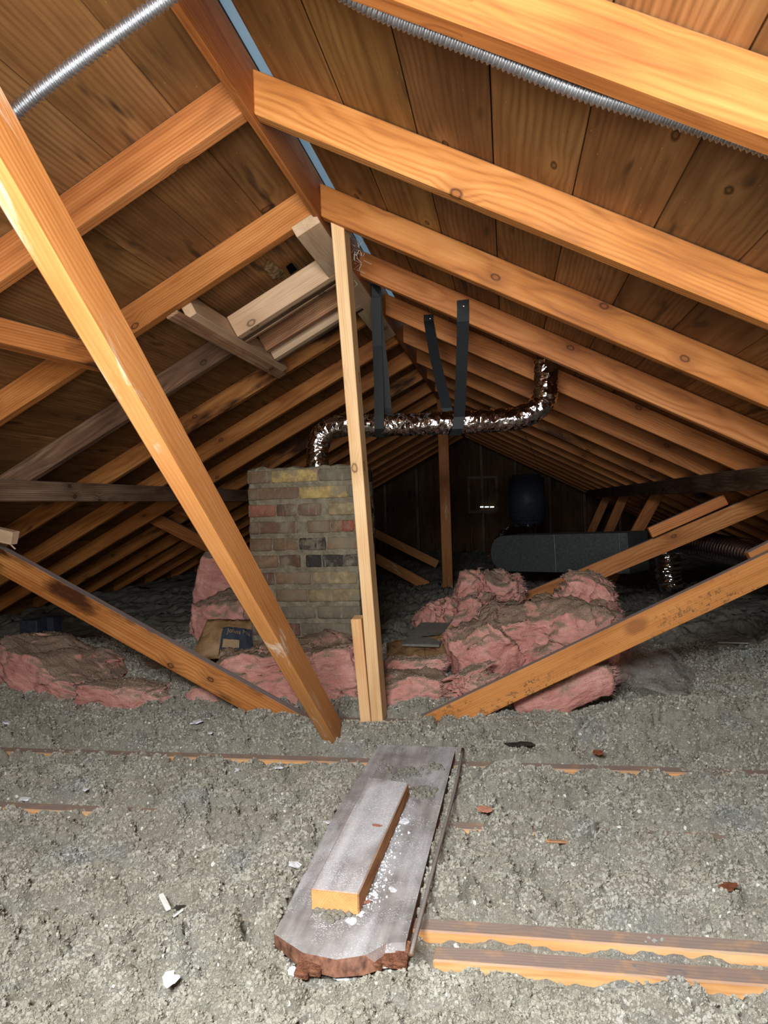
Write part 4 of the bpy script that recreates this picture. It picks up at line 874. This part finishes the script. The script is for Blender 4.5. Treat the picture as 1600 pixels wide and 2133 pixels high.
wl = [(52,1670,.011,'at the left edge below the half-buried joist'),(15,1510,.014,'large one at the extreme left edge near the batts'),(411,1508,.015,'long flat one in front of the stained brace foot'),(438,1531,.007,'small one just below the long flat chip'),(492,1609,.008,'left of the plank, above the middle'),(580,1604,.009,'left of the far end of the plank'),(677,1689,.013,'grey-white, beside the left edge of the plank'),(684,1720,.009,'below the grey-white chip beside the plank'),(614,1810,.010,'left of the short timber near end'),(713,2042,.012,'pale one directly below the plank broken end, left'),(612,2032,.007,'small, below and left of the plank'),(680,2030,.009,'below the plank broken end'),(355,2050,.010,'square one in the foreground left'),(1173,1556,.004,'tiny one beyond the right joist'),(735,1505,.009,'at the foot of the big brace on its right'),(775,1510,.007,'between the big brace foot and the post'),(910,1512,.012,'just beyond the plank far end'),(616,1476,.010,'at the lower end of the stained brace'),(390,1440,.010,'in the hollow behind the stained brace'),(825,1480,.006,'at the foot of the new post'),(178,1650,.006,'thin one left of the half-buried joist'),(920,1350,.004,'tiny one on the back batts')]
for (x, y, s_, l) in wl: chip('plaster_chip', x, y, s_*1.35, M['plaster'], 'white plaster chip, '+l, 'plaster chip', 'white plaster chips')
for (x, y, s_, l) in ((735,1888,.013,'beside the sawn end of the offcut'),(732,1920,.010,'near the broken end of the plank'),(853,1650,.010,'by the far end of the offcut'),(842,1712,.012,'midway along the right side of the offcut'),(818,1854,.008,'on the right half of the plank'),(750,1905,.008,'between the sawn end and the broken end'),(765,1835,.006,'close to the near right corner of the offcut')):
    chip('plaster_chip', x, y, s_, M['plaster'], 'white plaster chip on the plank, '+l, 'plaster chip', 'white plaster chips', z=zt)
bm = bmesh.new()
for i in range(520):
    t = random.random(); bx = 842-95*t+random.gauss(0, 16)+18*t; by = 1640+250*t+random.gauss(0, 6); sz = .0009+.0028*random.random()**3
    p = Pz(bx, by, zt+.0008); 
    r = bmesh.ops.create_icosphere(bm, subdivisions=1, radius=sz, matrix=Matrix.Translation(p))
    for v in r['verts']: v.co += mn.noise_vector(v.co*900)*sz*.4
o = link('plaster_crumbs', bm_mesh(bm, 'plaster_crumbs'), M['plaster']); tag(o, 'spill of tiny white plaster crumbs on the plank beside the offcut', 'plaster crumbs', kind='stuff')
bm = bmesh.new()
for (mx, my, n, r1, r2) in ((850,1610,50,38,9),(905,1598,22,14,6),(880,1650,40,20,10),(700,1905,40,26,9),(695,1892,40,30,6)):
    for i in range(n):
        p = Pz(mx+random.gauss(0, r1*.6), my+random.gauss(0, r2*.6), zt+.002); sz = .003+.004*random.random()
        r = bmesh.ops.create_icosphere(bm, subdivisions=2, radius=sz, matrix=Matrix.Translation(p))
        for v in r['verts']: v.co += mn.noise_vector(v.co*300)*sz*.5
o = link('insulation_crumbs', bm_mesh(bm, 'insulation_crumbs', True), M['insul']); tag(o, 'tufts of brown insulation scattered on top of the plank', 'insulation', kind='stuff')
chip('leaf', 1518, 1855, .014, M['leaf'], 'dead brown leaf on the insulation at the right', 'leaf', flat=.3, elong=1.3)
chip('red_scrap', 1010, 1692, .012, M['pinkchip'], 'reddish scrap on the insulation right of the plank', 'scrap', elong=1.4, flat=.2)
chip('red_scrap', 1245, 1572, .012, M['leaf'], 'dark reddish scrap beyond the right joist', 'scrap', elong=1.4, flat=.2)
chip('dark_scrap', 1085, 1555, .024, M['darkscrap'], 'torn black scrap half buried beyond the plank', 'scrap', elong=1.9, flat=.25, rz=.1)
chip('red_scrap', 757, 1880, .010, M['pinkchip'], 'small red-brown splinter beside the offcut sawn end', 'scrap', z=zt, elong=1.8, flat=.25)
chip('red_scrap', 786, 1720, .007, M['pinkchip'], 'tiny red scrap on top of the timber offcut', 'scrap', z=zb, elong=1.6, flat=.2)
chip('dark_scrap', 375, 1905, .018, M['darkscrap'], 'dark scrap in the small hollow at lower left', 'scrap', elong=1.6, flat=.2)
def onground(px, py, up=.004):
    p = Pz(px, py, 0)
    for _ in range(4): p = Pz(px, py, gz(p.x, p.y)+up)
    return p
p = onground(335, 1862, .020); p2 = onground(352, 1896, .006)
o = beam('white_stick', p, p2, .011, .006, (0,0,1), M['white_stick']); tag(o, 'short white stick poking from the small hollow at lower left', 'stick')
o = beam('white_stick', onground(358, 1912, .006), onground(383, 1893, .009), .009, .004, (0,0,1), M['white_stick']); tag(o, 'white curl of wood lying in the small hollow', 'stick')
o = beam('wood_shaving', onground(1138, 1752), onground(1228, 1756), .012, .005, (0,0,1), M['chip'], cuts=3, wob=.002); tag(o, 'pale wood shaving on the half-buried joist right of the plank', 'wood sliver')
for (a, b, l) in (((1495, 1338), (1560, 1340), 'thin pale lath lying on the far right insulation, shorter'), ((1540, 1349), (1640, 1356), 'thin pale lath lying on the far right insulation, at the edge')):
    o = beam('lath', onground(*a, .012), onground(*b, .012), .012, .006, (0,0,1), M['white_stick'], color=(1,1,1)); tag(o, l, 'lath')
